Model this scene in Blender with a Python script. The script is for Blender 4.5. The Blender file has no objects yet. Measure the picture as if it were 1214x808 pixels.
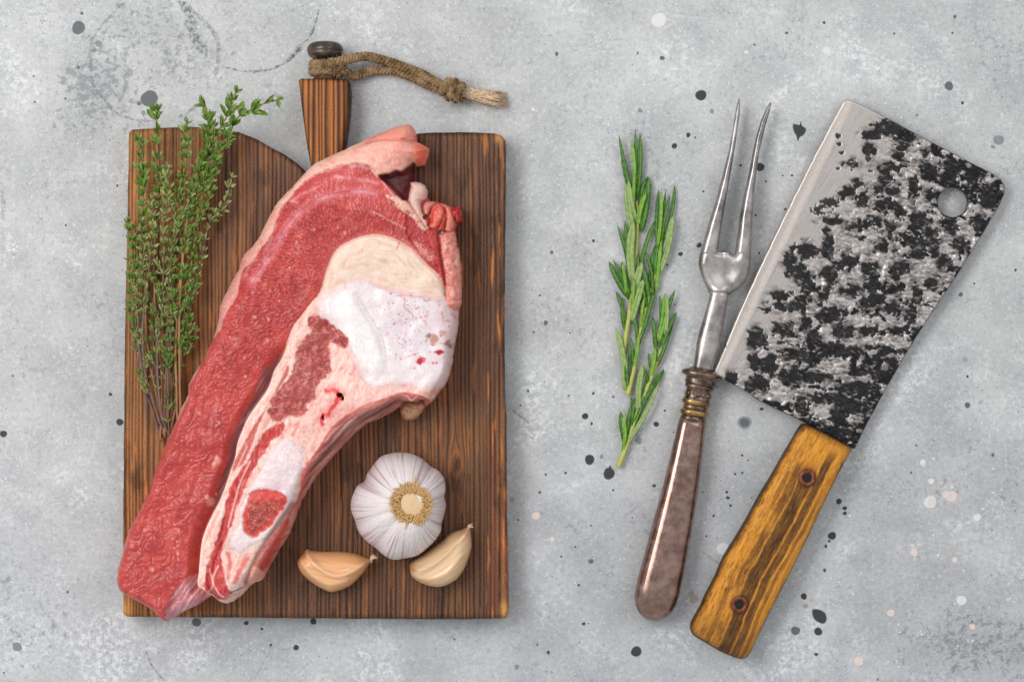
import bpy, math, random
import numpy as np
from mathutils import Vector

# ------------------------------------------------------------------ camera, world, lamps, exposure
S = 0.0005            # metres per plan unit (0.5 mm)
HCAM = 1.5            # camera height above the tabletop
CX, CY = 607.0, 404.0
sc = bpy.context.scene
col = sc.collection
cam_d = bpy.data.cameras.new('camera'); cam = bpy.data.objects.new('camera', cam_d); col.objects.link(cam)
cam.location = (0, 0, HCAM); cam.rotation_euler = (0, 0, 0)
cam_d.sensor_width = 36; cam_d.lens = 36*HCAM/(1214*S); cam_d.clip_start = 0.05; cam_d.clip_end = 60
sc.camera = cam
w = bpy.data.worlds.new('World'); sc.world = w; w.use_nodes = True
w.node_tree.nodes['Background'].inputs[0].default_value = (0.985, 0.99, 1.0, 1)
w.node_tree.nodes['Background'].inputs[1].default_value = 0.62
def area(name, loc, target, sx, sy, power, color):
    d = bpy.data.lights.new(name, 'AREA'); d.shape = 'RECTANGLE'; d.size = sx; d.size_y = sy; d.energy = power; d.color = color
    o = bpy.data.objects.new(name, d); col.objects.link(o); o.location = loc
    o.rotation_euler = (Vector(target)-Vector(loc)).to_track_quat('-Z', 'Y').to_euler()
    return o
area('key_softbox', (-0.86, 0.46, 1.38), (0.0, 0.02, 0), 1.2, 0.62, 18, (1.0, 0.985, 0.965))
area('fill_softbox', (0.9, 0.8, 1.4), (0, 0, 0), 1.0, 0.6, 4, (0.95, 0.97, 1.0))
sc.view_settings.view_transform = 'Standard'; sc.view_settings.look = 'None'
sc.view_settings.exposure = 0.0; sc.view_settings.gamma = 1.0
sc.view_settings.use_curve_mapping = False
sc.render.engine = 'CYCLES'
sc.render.resolution_x = 1024; sc.render.resolution_y = 681

rnd = random.Random(7)
# ------------------------------------------------------------------ plan helpers
def W(px, py, zmm):
    """plan point (photo ruler) at height zmm -> world"""
    k = (HCAM - zmm*0.001)/HCAM
    return ((px-CX)*S*k, -(py-CY)*S*k, zmm*0.001)
def Wa(px, py, z, zref):
    k = (HCAM - zref*0.001)/HCAM
    return np.stack([(px-CX)*S*k, -(py-CY)*S*k, z*0.001], 1)
def lin(c):
    c = np.asarray(c, float)/255.0
    return np.where(c <= 0.04045, c/12.92, ((c+0.055)/1.055)**2.4)
def rgba(c, k=1.0):
    return tuple(float(v)*k for v in lin(c)) + (1.0,)
def ss(a, b, x):
    t = np.clip((x-a)/(b-a), 0, 1); return t*t*(3-2*t)
def dome(d, R):
    t = np.clip(d/R, 0, 1); return np.sqrt(np.maximum(0, 1-(1-t)**2))
_P = np.random.RandomState(11).permutation(512)
_P = np.concatenate([_P, _P, _P])
_G = np.random.RandomState(5).rand(512)*2*np.pi
_R = np.random.RandomState(6).rand(512, 3)
def _h(i, j, s):
    return _P[(_P[(i+s*37) & 511] + j) & 511]
def noise(x, y, s=0):
    x = np.asarray(x, float); y = np.asarray(y, float)
    i = np.floor(x).astype(int); j = np.floor(y).astype(int); fx = x-i; fy = y-j
    u = fx*fx*fx*(fx*(fx*6-15)+10); v = fy*fy*fy*(fy*(fy*6-15)+10)
    def g(a, b, dx, dy):
        t = _G[_h(i+a, j+b, s)]; return np.cos(t)*dx+np.sin(t)*dy
    return 1.5*((g(0,0,fx,fy)*(1-u)+g(1,0,fx-1,fy)*u)*(1-v)+(g(0,1,fx,fy-1)*(1-u)+g(1,1,fx-1,fy-1)*u)*v)
def fbm(x, y, s=0, o=4, g=0.5):
    t = 0; a = 1; n = 0
    for k in range(o):
        t = t+a*noise(x*2**k, y*2**k, s+k); n += a; a *= g
    return t/n
def worley(x, y, s=0):
    x = np.asarray(x, float); y = np.asarray(y, float)
    i = np.floor(x).astype(int); j = np.floor(y).astype(int)
    f1 = np.full(x.shape, 9.0); f2 = np.full(x.shape, 9.0); cid = np.zeros(x.shape)
    for a in (-1, 0, 1):
        for b in (-1, 0, 1):
            r = _R[_h(i+a, j+b, s)]
            d = np.hypot(i+a+r[..., 0]-x, j+b+r[..., 1]-y)
            c = d < f1
            f2 = np.where(c, f1, np.minimum(f2, d)); f1 = np.where(c, d, f1); cid = np.where(c, r[..., 2], cid)
    return f1, f2, cid
def crom(pts, n=5, closed=True):
    p = np.asarray(pts, float); m = len(p); out = []
    rng = range(m) if closed else range(m-1)
    for i in rng:
        if closed: a, b, c, d = p[(i-1) % m], p[i], p[(i+1) % m], p[(i+2) % m]
        else: a, b, c, d = p[max(i-1, 0)], p[i], p[i+1], p[min(i+2, m-1)]
        for k in range(n):
            t = k/n
            out.append(0.5*((2*b)+(-a+c)*t+(2*a-5*b+4*c-d)*t*t+(-a+3*b-3*c+d)*t**3))
    if not closed: out.append(p[-1])
    return np.array(out)
def seg_d(x, y, a, b):
    dx, dy = b[0]-a[0], b[1]-a[1]; L = dx*dx+dy*dy+1e-12
    t = np.clip(((x-a[0])*dx+(y-a[1])*dy)/L, 0, 1)
    return (x-a[0]-t*dx)**2+(y-a[1]-t*dy)**2, t
def sdp(x, y, poly, reach=70):
    """signed distance to a closed polygon, positive inside"""
    p = np.asarray(poly, float); out = np.full(x.shape, -float(reach))
    m = (x > p[:,0].min()-reach) & (x < p[:,0].max()+reach) & (y > p[:,1].min()-reach) & (y < p[:,1].max()+reach)
    xs, ys = x[m], y[m]
    if xs.size == 0: return out
    d = np.full(xs.shape, 1e9); ins = np.zeros(xs.shape, bool)
    for k in range(len(p)):
        a, b = p[k-1], p[k]
        q, _ = seg_d(xs, ys, a, b); d = np.minimum(d, q)
        c = ((a[1] > ys) != (b[1] > ys)) & (xs < (b[0]-a[0])*(ys-a[1])/(b[1]-a[1]+1e-12)+a[0]); ins ^= c
    d = np.sqrt(d); out[m] = np.where(ins, d, -d); return out
def ln(x, y, pts, reach=25, smooth=True):
    """distance to an open line"""
    p = crom(pts, 4, False) if smooth and len(pts) > 2 else np.asarray(pts, float)
    out = np.full(x.shape, float(reach))
    m = (x > p[:,0].min()-reach) & (x < p[:,0].max()+reach) & (y > p[:,1].min()-reach) & (y < p[:,1].max()+reach)
    xs, ys = x[m], y[m]; d = np.full(xs.shape, 1e9)
    for k in range(len(p)-1):
        q, _ = seg_d(xs, ys, p[k], p[k+1]); d = np.minimum(d, q)
    out[m] = np.sqrt(d); return out
# ------------------------------------------------------------------ object helpers
def tag(o, label=None, cat=None, group=None, kind=None):
    if label: o['label'] = label
    if cat: o['category'] = cat
    if group: o['group'] = group
    if kind: o['kind'] = kind
    return o
def empty(name, loc, label, cat, group=None):
    o = bpy.data.objects.new(name, None); col.objects.link(o); o.location = loc; o.empty_display_size = 0.01
    return tag(o, label, cat, group)
def link(name, me, parent=None, mat=None):
    if mat and not me.materials: me.materials.append(mat)
    o = bpy.data.objects.new(name, me); col.objects.link(o)
    if parent:
        o.parent = parent; o.matrix_parent_inverse.identity()
        if isinstance(parent.data, type(None)): o.location = tuple(-v for v in parent.location)
    return o
def mesh(name, V, F, smooth=True, attrs=None, normals=None):
    me = bpy.data.meshes.new(name)
    V = np.asarray(V, np.float32)
    if isinstance(F, np.ndarray):
        nf, k = F.shape
        me.vertices.add(len(V)); me.vertices.foreach_set('co', V.ravel())
        me.loops.add(nf*k); me.loops.foreach_set('vertex_index', F.astype(np.int32).ravel())
        me.polygons.add(nf); me.polygons.foreach_set('loop_start', np.arange(0, nf*k, k, dtype=np.int32))
        me.update(calc_edges=True)
    else:
        me.from_pydata(V.tolist(), [], [tuple(f) for f in F])
    me.validate(clean_customdata=False)
    me.polygons.foreach_set('use_smooth', [smooth]*len(me.polygons))
    for k, a in (attrs or {}).items():
        a = np.asarray(a, np.float32)
        if a.ndim == 2:
            at = me.attributes.new(k, 'FLOAT_COLOR', 'POINT')
            at.data.foreach_set('color', np.concatenate([a, np.ones((len(a), 1), np.float32)], 1).ravel())
        else:
            at = me.attributes.new(k, 'FLOAT', 'POINT'); at.data.foreach_set('value', a)
    if normals is not None: me.normals_split_custom_set_from_vertices(normals.tolist())
    me.update(); return me
def hfield(outline, spx, spy, zref, fn, z0, hole=None, rough=None, inset=0.0, levels=(0.5, 1.0)):
    """a solid cut along an outline; fn(x, y, sd) -> dict(z=mm, ...attributes); returns V, F, attrs, facecentres"""
    p = np.asarray(outline, float)
    xs = np.arange(p[:,0].min()-2*spx, p[:,0].max()+2*spx, spx); ys = np.arange(p[:,1].min()-2*spy, p[:,1].max()+2*spy, spy)
    X, Y = np.meshgrid(xs, ys)
    sd = sdp(X, Y, p)
    if hole is not None: sd = np.minimum(sd, np.hypot(X-hole[0], Y-hole[1])-hole[2])
    if rough is not None: sd = sd+rough(X, Y)
    gy, gx = np.gradient(sd, spy, spx); gl = np.hypot(gx, gy)+1e-9
    cs = (sd[:-1,:-1]+sd[1:,:-1]+sd[:-1,1:]+sd[1:,1:])/4 > 0
    used = np.zeros(sd.shape, int)
    for a in (0, 1):
        for b in (0, 1): used[a:a+cs.shape[0], b:b+cs.shape[1]] += cs
    bd = (used > 0) & (used < 4)
    X = np.where(bd, X-gx/gl*sd, X); Y = np.where(bd, Y-gy/gl*sd, Y); sd = np.where(bd, 0, sd)
    idx = -np.ones(sd.shape, int); m = used > 0; idx[m] = np.arange(m.sum())
    A = idx[:-1,:-1][cs]; B = idx[1:,:-1][cs]; C = idx[1:,1:][cs]; D = idx[:-1,1:][cs]
    F = np.stack([A, B, C, D], 1)
    x, y, s = X[m], Y[m], sd[m]; nx, ny = (gx/gl)[m], (gy/gl)[m]
    r = fn(x, y, s); z = r.pop('z')
    V = Wa(x, y, z, zref)
    # skirt
    n = len(x); e = np.concatenate([F[:, [0, 1]], F[:, [1, 2]], F[:, [2, 3]], F[:, [3, 0]]])
    key = e[:, 0].astype(np.int64)*n+e[:, 1]; rev = e[:, 1].astype(np.int64)*n+e[:, 0]
    be = e[~np.isin(rev, key)]
    bv = np.unique(be); mp = -np.ones(n, int)
    prev = np.arange(n); Vs = [V]; Fs = [F]; at = {k: [v] for k, v in r.items()}; base = n
    for L in levels:
        mp = np.arange(n); mp[bv] = base+np.arange(len(bv))
        ins = inset*L*L
        zz = z[bv]*(1-L)+z0*L
        Vs.append(Wa(x[bv]+nx[bv]*ins, y[bv]+ny[bv]*ins, zz, zref))
        for k in at: at[k].append(r[k][bv])
        Fs.append(np.stack([be[:, 1], be[:, 0], be[:, 0], be[:, 1]], 1))
        q = Fs[-1]; Fs[-1] = np.stack([prev[q[:, 0]], prev[q[:, 1]], mp[q[:, 2]], mp[q[:, 3]]], 1)
        prev = mp; base += len(bv)
    V = np.concatenate(Vs); F = np.concatenate(Fs); at = {k: np.concatenate(v) for k, v in at.items()}
    PX = np.concatenate([x]+[x[bv]]*len(levels)); PY = np.concatenate([y]+[y[bv]]*len(levels))
    fc = np.stack([PX[F].mean(1), PY[F].mean(1)], 1)
    return V, F, at, fc
def split(V, F, at, rid, names, mats, parent, labels=None):
    """one dense surface cut into named parts that keep the shading of the whole"""
    whole = mesh('whole', V, F)
    nr = np.empty(len(V)*3, np.float32); whole.vertex_normals.foreach_get('vector', nr); nr = nr.reshape(-1, 3)
    bpy.data.meshes.remove(whole); out = []
    for k, nm in enumerate(names):
        f = F[rid == k]
        if len(f) == 0: continue
        u, inv = np.unique(f, return_inverse=True)
        me = mesh(nm, V[u], inv.reshape(f.shape), True, {a: b[u] for a, b in at.items()}, nr[u])
        o = link(nm, me, parent, mats[k] if isinstance(mats, list) else mats)
        if labels and labels[k]: o['label'] = labels[k]
        out.append(o)
    return out
def tube(P, R, n=8, V=None, F=None, cap=True, flat=1.0, ext=None):
    """swept tube; P world points, R radii (m)"""
    V = [] if V is None else V; F = [] if F is None else F
    P = [Vector(p) for p in P]; b0 = len(V); up = Vector((0, 0, 1))
    last = None
    for i, p in enumerate(P):
        t = (P[min(i+1, len(P)-1)]-P[max(i-1, 0)]).normalized()
        if last is None:
            s = t.cross(up)
            if s.length < 1e-4: s = t.cross(Vector((1, 0, 0)))
            s.normalize()
        else:
            s = (last-t*last.dot(t)).normalized()
        last = s; u = s.cross(t)
        r = R[i] if hasattr(R, '__len__') else R
        for k in range(n):
            a = 2*math.pi*k/n; V.append(tuple(p+s*(math.cos(a)*r)+u*(math.sin(a)*r*flat)))
    for i in range(len(P)-1):
        for k in range(n):
            a = b0+i*n+k; b = b0+i*n+(k+1) % n; F.append((a, b, b+n, a+n))
    if cap:
        F.append(tuple(b0+k for k in range(n))[::-1]); F.append(tuple(b0+(len(P)-1)*n+k for k in range(n)))
    return V, F
def loft(secs, shape, cap=True):
    """secs: (px, py, zmm, halfwidth px, halfthick mm); shape: [(u, v)] counter-clockwise"""
    V = []; F = []; n = len(shape); q = [Vector((s[0], s[1])) for s in secs]
    for i, s in enumerate(secs):
        t = (q[min(i+1, len(q)-1)]-q[max(i-1, 0)]).normalized(); nn = Vector((-t.y, t.x))
        if len(s) > 5: nn = Vector(s[5])
        for (u, v) in shape:
            V.append(W(s[0]+nn.x*u*s[3], s[1]+nn.y*u*s[3], s[2]+v*s[4]))
    for i in range(len(secs)-1):
        for k in range(n):
            a = i*n+k; b = i*n+(k+1) % n; F.append((a, a+n, b+n, b))
    if cap: F.append(tuple(range(n))); F.append(tuple(range((len(secs)-1)*n, len(secs)*n))[::-1])
    return V, F
def fixn(me):
    import bmesh
    bm = bmesh.new(); bm.from_mesh(me); bmesh.ops.recalc_face_normals(bm, faces=bm.faces); bm.to_mesh(me); bm.free(); return me
# ------------------------------------------------------------------ material helpers
class M:
    def __init__(s, name, rough=0.5, metal=0.0, spec=0.5):
        s.m = bpy.data.materials.new(name); s.m.use_nodes = True; s.nt = s.m.node_tree
        s.b = s.nt.nodes['Principled BSDF']; s.set(Roughness=rough, Metallic=metal); s.b.inputs['Specular IOR Level'].default_value = spec
        s.tc = s.nt.nodes.new('ShaderNodeTexCoord'); s.co = s.tc.outputs['Object']
    def set(s, **k):
        for a, v in k.items(): s.put(s.b.inputs[a.replace('_', ' ')], v)
    def put(s, sock, v):
        if isinstance(v, bpy.types.NodeSocket): s.nt.links.new(v, sock)
        elif sock.type == 'RGBA' and not isinstance(v, (int, float)): sock.default_value = tuple(v)[:3]+(1,)
        else: sock.default_value = v
    def n(s, t, ins=None, **props):
        nd = s.nt.nodes.new(t)
        for k, v in props.items(): setattr(nd, k, v)
        for k, v in (ins or {}).items(): s.put(nd.inputs[k], v)
        return nd
    def noise(s, scale, detail=4, rough=0.5, co=None, dist=0.0):
        return s.n('ShaderNodeTexNoise', {'Vector': co or s.co, 'Scale': scale, 'Detail': detail, 'Roughness': rough, 'Distortion': dist}).outputs['Fac']
    def map(s, x, y, z, rot=0.0):
        return s.n('ShaderNodeMapping', {'Vector': s.co, 'Scale': (x, y, z), 'Rotation': (0, 0, rot)}).outputs[0]
    def mr(s, v, a, b, c=0.0, d=1.0):
        return s.n('ShaderNodeMapRange', {0: v, 1: a, 2: b, 3: c, 4: d}, interpolation_type='SMOOTHSTEP').outputs[0]
    def mth(s, op, a, b=0.0):
        return s.n('ShaderNodeMath', {0: a, 1: b}, operation=op).outputs[0]
    def mix(s, f, a, b, mode='MIX'):
        nd = s.n('ShaderNodeMix', data_type='RGBA', blend_type=mode)
        s.put(nd.inputs[0], f); s.put(nd.inputs[6], a); s.put(nd.inputs[7], b); return nd.outputs[2]
    def attr(s, name, o='Color'):
        return s.n('ShaderNodeAttribute', attribute_name=name).outputs[o]
    def bump(s, h, strength, dist=0.001):
        s.set(Normal=s.n('ShaderNodeBump', {'Height': h, 'Strength': strength, 'Distance': dist}).outputs[0])
def simple(name, c, rough=0.5, metal=0.0, var=0.25, scale=300, bump=0.3, bd=0.0004, spec=0.5):
    m = M(name, rough, metal, spec); f = m.noise(scale, 5, 0.6)
    a = rgba(c, 1-var); b = rgba(c, 1+var)
    m.set(Base_Color=m.mix(f, a, b)); m.bump(f, bump, bd); return m
# ------------------------------------------------------------------ tabletop
exec_parts = []
def build_table():
    m = M('grey_concrete', 0.55, 0, 0.35)
    tone = m.attr('tone')
    cl = m.noise(30, 5, 0.62); mid = m.noise(110, 6, 0.72, dist=0.25); fine = m.noise(900, 3, 0.7); grit = m.noise(1700, 2, 0.5)
    c = m.mix(m.mr(cl, 0.30, 0.70), rgba((170, 171, 172)), rgba((190, 191, 191)))
    mot = m.noise(380, 6, 0.78, dist=0.1)
    c = m.mix(m.mr(mot, 0.52, 0.66, 0, 0.6), c, rgba((210, 211, 213)))
    c = m.mix(m.mr(mot, 0.46, 0.34, 0, 0.55), c, rgba((128, 131, 137)))
    c = m.mix(m.mr(mid, 0.58, 0.72, 0, 0.4), c, rgba((216, 217, 219)))
    c = m.mix(m.mth('MULTIPLY', m.mr(fine, 0.56, 0.70, 0, 0.75), m.mr(m.noise(45, 3), 0.38, 0.6, 0.25, 1.0)), c, rgba((232, 233, 235)))
    c = m.mix(m.mr(grit, 0.36, 0.26, 0, 0.45), c, rgba((105, 108, 114)))
    # dark mottling where the slab is worn
    dk = m.attr('dark', 'Fac'); mo = m.noise(230, 5, 0.75, dist=0.6)
    thr = m.mth('SUBTRACT', 0.66, m.mth('MULTIPLY', dk, 0.22))
    f = m.n('ShaderNodeMapRange', {0: mo, 1: thr, 2: m.mth('ADD', thr, 0.10), 3: 0.0, 4: 0.52}, interpolation_type='SMOOTHSTEP').outputs[0]
    f = m.mth('MULTIPLY', f, m.mr(dk, 0.02, 0.25))
    c = m.mix(f, c, rgba((96, 100, 106)))
    big = m.noise(14, 6, .7, dist=.4)
    c = m.mix(m.mth('MULTIPLY', m.mr(big, .50, .66), m.mr(m.noise(300, 6, .75), .44, .60, 0, .8)), c, rgba((226, 227, 228)))
    c = m.mix(m.mth('MULTIPLY', m.mr(big, .50, .36), m.mr(m.noise(260, 6, .78), .50, .62, 0, .6)), c, rgba((118, 121, 127)))
    vor = m.n('ShaderNodeTexVoronoi', {'Vector': m.co, 'Scale': 420.0}); vc = vor.outputs['Distance']; vr = m.n('ShaderNodeSeparateColor', {0: vor.outputs['Color']}).outputs[0]
    c = m.mix(m.mth('MULTIPLY', m.mr(vc, .32, .18), m.mr(vr, .86, .92, 0, .45)), c, rgba((232, 232, 233)))
    c = m.mix(m.mth('MULTIPLY', m.mr(vc, .22, .12), m.mr(vr, .06, .02, 0, .8)), c, rgba((92, 95, 101)))
    c = m.mix(1.0, c, tone, 'MULTIPLY')
    m.set(Base_Color=c)
    m.bump(m.mth('ADD', m.mth('MULTIPLY', fine, 0.5), mid), 0.25, 0.0006)
    xs = np.concatenate([[-1600, -900, -400, -120], np.arange(-10, 1226, 6), [1340, 1620, 2120, 2800]]).astype(float)
    ys = np.concatenate([[-1500, -900, -400, -120], np.arange(-10, 820, 6), [930, 1220, 1720, 2300]]).astype(float)
    X, Y = np.meshgrid(xs, ys); x, y = X.ravel(), Y.ravel()
    V = Wa(x, y, 0*x, 0); nx_, ny_ = len(xs), len(ys)
    i = (np.arange(ny_-1)[:, None]*nx_+np.arange(nx_-1)[None]).ravel()
    F = np.stack([i, i+nx_, i+nx_+1, i+1], 1)
    def blob(cx, cy, rx, ry, k): return k*np.exp(-(((x-cx)/rx)**2+((y-cy)/ry)**2))
    warp = fbm(x/70, y/70, 3)*0.5
    dark = (blob(190, 60, 110, 80, .95)+blob(105, 130, 60, 70, .8)+blob(60, 220, 40, 30, .5)+blob(1150, 770, 110, 60, 1.1)+blob(1200, 600, 40, 90, .7)
            +blob(30, 740, 70, 70, .9)+blob(10, 640, 60, 60, .4)+blob(680, 60, 60, 50, .35)+blob(860, 40, 60, 30, .45)+blob(660, 200, 40, 80, .35)+blob(330, 775, 80, 30, .5)
            +blob(1190, 60, 60, 60, .35)+blob(540, 30, 90, 40, .2)+blob(110, 440, 40, 120, .15))*(0.8+warp)
    lightk = (blob(745, 70, 90, 60, .11)+blob(980, 110, 80, 50, .12)+blob(30, 560, 60, 50, .08)+blob(40, 40, 60, 40, .05)+blob(1010, 60, 120, 60, .05)
              +blob(700, 300, 70, 170, .06)-blob(700, 720, 120, 100, .10)-blob(1080, 640, 140, 130, .07)-blob(850, 620, 80, 120, .08)-blob(190, 180, 60, 200, .0)
              -blob(1150, 760, 90, 60, .06)-blob(110, 150, 70, 80, .07)+blob(1167, 492, 26, 30, .10))
    tone_ = 1.0+lightk+warp*0.05
    tint = ss(380, 800, y)[:, None]*np.array([-0.028, -0.016, 0.01])  # cool falloff of light towards the lower edge, painted into the tone
    me = mesh('tabletop', V, F, True, {'tone': np.clip(tone_[:, None]+tint, 0, 1.3), 'dark': np.clip(dark, 0, 1.2)})
    o = link('tabletop', me, None, m.m); tag(o, 'mottled pale grey concrete surface under everything', None, None, 'structure')
    # drips, splashes and ring stains: thin films of paint lying on the slab
    dot = M('paint_drips', 0.5, 0, 0.3); a = dot.attr('film'); cc = dot.attr('tint')
    nf = dot.noise(900, 3, 0.6); dot.set(Base_Color=dot.mix(nf, dot.mix(1.0, cc, (0.8, .8, .8), 'MULTIPLY'), cc))
    dot.set(Alpha=dot.attr('film', 'Fac'))
    ring = M('ring_stain', 0.5, 0, 0.3); rn = ring.noise(420, 5, 0.7)
    ring.set(Base_Color=ring.attr('tint'), Alpha=ring.mth('MULTIPLY', ring.attr('film', 'Fac'), ring.mr(rn, 0.42, 0.62, 0.05, 0.75)))
    D = (62, 65, 70); MD = (105, 109, 115); G = (140, 144, 150); Wt = (246, 246, 247); Cr = (244, 230, 222); Tn = (190, 165, 150); Fa = (214, 216, 220)
    dots = [(93,33,7.5,MD),(97,16,2,MD),(177,117,9.5,MD),(165,123,2.2,MD),(170,134,3,G),(831,113,6.2,D),(816,160,2.6,D),(799.5,173,3.1,D),(901,198,5,D),(844,132,2.6,G),
        (878,196,1.5,D),(908,215,1.3,D),(939,208,1.5,D),(928,208,1,D),(785,69,2.7,MD),(660,64,2.2,MD),(977,27,1.7,D),(759,131,2.6,G),(824,163,1.1,D),(834,227,1.3,D),
        (896,255,1.4,D),(931,248,1.5,D),(829,290.6,3,D),(806.8,301,2.6,D),(703.5,285.5,1.8,D),(791,314,1.3,D),(1125,102,5,MD),(1184,166,6,G),(1177,174,2.2,G),(1141,122,1.8,D),
        (1139,349,2.6,MD),(1155,336,1.2,D),(1204,320,1.6,D),(1144,426,3.2,MD),(1147,480,3.2,MD),(1147,446,1.6,D),(1177,539,2,MD),(994.6,594,3.2,D),(1001.5,602,2.5,D),(1001.5,608,2.2,D),
        (986.4,634.6,4.6,D),(979,647,1.8,D),(983,641,1.6,D),(977.6,675.5,1.9,D),(970,748,4.6,D),(943,747,5,MD),(967.6,775,2.1,D),(953,706.4,3.6,D),(754.3,771.7,6,D),(692,738.8,2,D),(650,772.7,2,D),
        (686,693,1.5,D),(700.7,665,2.8,MD),(727,580.5,1.3,D),(699,544.5,5.6,D),(713,541,2.4,G),(722,561,6.6,D),(775.5,575.4,2,D),(861.5,583,1.7,D),(863,589.6,2.1,D),(866,598.7,1.6,D),(846,611,1.5,D),
        (612.6,790,3,G),(778,502.5,3.1,D),(693.7,493,3.6,D),(701.4,502,1.7,D),(703.4,466,1.6,D),(727,470,1.6,MD),(788,486.5,1.3,D),(757,522,4,G),(882.6,500.7,8,G),(882.6,500.7,5,MD),(903,484.5,2.1,D),
        (647,382.5,2.6,MD),(654,299,2,MD),(142,500,4,D),(131,467,2,D),(4,514,4,D),(292,738,2.6,D),(351,767,3.2,D),(310.5,745,1.6,D),(321,764,1.6,D),(233,737,5,MD),(371.5,736,3.6,D),(139,220,1.4,D),(78,267,1.2,D),
        (93,80,1.3,D),(117,52,4,G),(111,60,3,G),(880,560,1.6,MD),(1080,560,1.4,MD),(1132,20,2,MD),(1060,40,1.4,MD),(640,350,1.2,D),(900,300,1.4,D),
        (781,24,9,Wt),(980,60,5,Wt),(857,650,7.5,Wt),(1102.8,594.6,7.5,Wt),(1104,595,4,Cr),(1127.6,588,7,Cr),(1122,586,5,Cr),(1103.8,570,3.6,Wt),(1158.4,612.8,4.6,Wt),(1083.6,654.3,4.6,Cr),(1132,663,3.5,Cr),
        (1139.7,711,6,Wt),(1065,731,8.5,Fa),(1056,726,4.5,Cr),(1018,783,6,Cr),(1026,787,5,Fa),(1079.5,675.5,3,Fa),(1199.4,665,4.2,Fa),(822.6,709.5,5,Tn),(820,703,3,Tn),(1094,547.6,3.6,Wt),(1152.8,742.3,3.6,Cr),(1093,724.6,3.6,Fa),
        (635.4,610.8,5,Cr),(607.5,592,3.2,Tn),(654.6,639,3.2,Cr),(1125.4,444.6,4,Fa),(1204.6,525,4,Fa),(1117,397.5,6,Fa),(1147,423,11,Fa),(233,88,6,Fa),(275,104,4,Fa),(183,24,3,Fa),(1112,658,2,Wt),(955,718,3,Tn),(885,62,2.4,Wt),(632,130,2.2,Wt)]
    for k in range(170):
        dots.append((rnd.uniform(900, 1214), rnd.uniform(540, 808), rnd.uniform(0.9, 2.0), rnd.choice([Wt, Fa, Fa])))
    for k in range(90): dots.append((rnd.uniform(610, 900), rnd.uniform(380, 808), rnd.uniform(0.7, 1.5), rnd.choice([Wt, Fa, Fa, D])))
    for k in range(70): dots.append((rnd.uniform(0, 1214), rnd.uniform(0, 808), rnd.uniform(0.7, 1.4), rnd.choice([MD, D, Fa])))
    for gname, pick, glabel in (('dark_drip', lambda c: c in (D, MD, G), 'round charcoal drips of paint scattered over the concrete'), ('pale_drip', lambda c: c in (Wt, Cr, Tn, Fa), 'round whitish drips of paint on the concrete')):
        V = []; F = []; A = []; T = []
        for q, (px, py, r, c) in enumerate(dots):
            if not pick(c): continue
            n = 20 if r > 3 else 12; b = len(V); z = 0.05+0.0006*q
            al = 0.93 if c in (D, MD) else (0.8 if c in (Wt, Cr) else 0.5)
            if r < 2.2: al *= 0.85
            V.append(W(px, py, z)); A.append(al); T.append(lin(c))
            ph = rnd.uniform(0, 6); am = 0.05 if r > 3 else 0.12
            for j, (rr, aa) in enumerate(((0.8, al), (0.93, al*0.85), (1.12, 0.0))):
                for k in range(n):
                    t = 2*math.pi*k/n; R_ = r*rr*(1+am*math.sin(2*t+ph)+am*0.7*math.sin(3*t+ph*2))
                    V.append(W(px+R_*math.cos(t), py+R_*math.sin(t), z)); A.append(aa); T.append(lin(c))
            for k in range(n):
                F.append((b, b+1+(k+1) % n, b+1+k))
                for j in range(2):
                    a0 = b+1+j*n; F.append((a0+k, a0+(k+1) % n, a0+n+(k+1) % n, a0+n+k))
        me = mesh(gname, V, F, True, {'film': A, 'tint': np.array(T)})
        tag(link(gname, me, o, dot.m), glabel, None, None, 'stuff')
    # irregular splashes
    for outline, c in (([(940,147),(948,148),(949,143),(951,149),(956,153),(953,160),(948,163),(946,168),(944,161),(941,156)], D),
                       ([(963,722),(972,722),(979,727),(980,735),(976,739),(968,736),(964,731)], D),
                       ([(15,762),(21,761),(25,764),(26,769),(21,771),(16,770)], G)):
        p = crom(outline, 3); cen = p.mean(0); V = [W(cen[0], cen[1], 0.16)]; A = [0.92]
        for s_, a_ in ((0.85, 0.9), (1.05, 0.0)):
            for q in p: V.append(W(*(cen+(q-cen)*s_), 0.16)); A.append(a_)
        n = len(p); F = [(0, 1+(k+1) % n, 1+k) for k in range(n)]+[(1+k, 1+(k+1) % n, 1+n+(k+1) % n, 1+n+k) for k in range(n)]
        me = mesh('paint_splash', V, F, True, {'film': A, 'tint': np.tile(lin(c), (len(V), 1))})
        link('paint_splash', me, o, dot.m)
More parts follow.
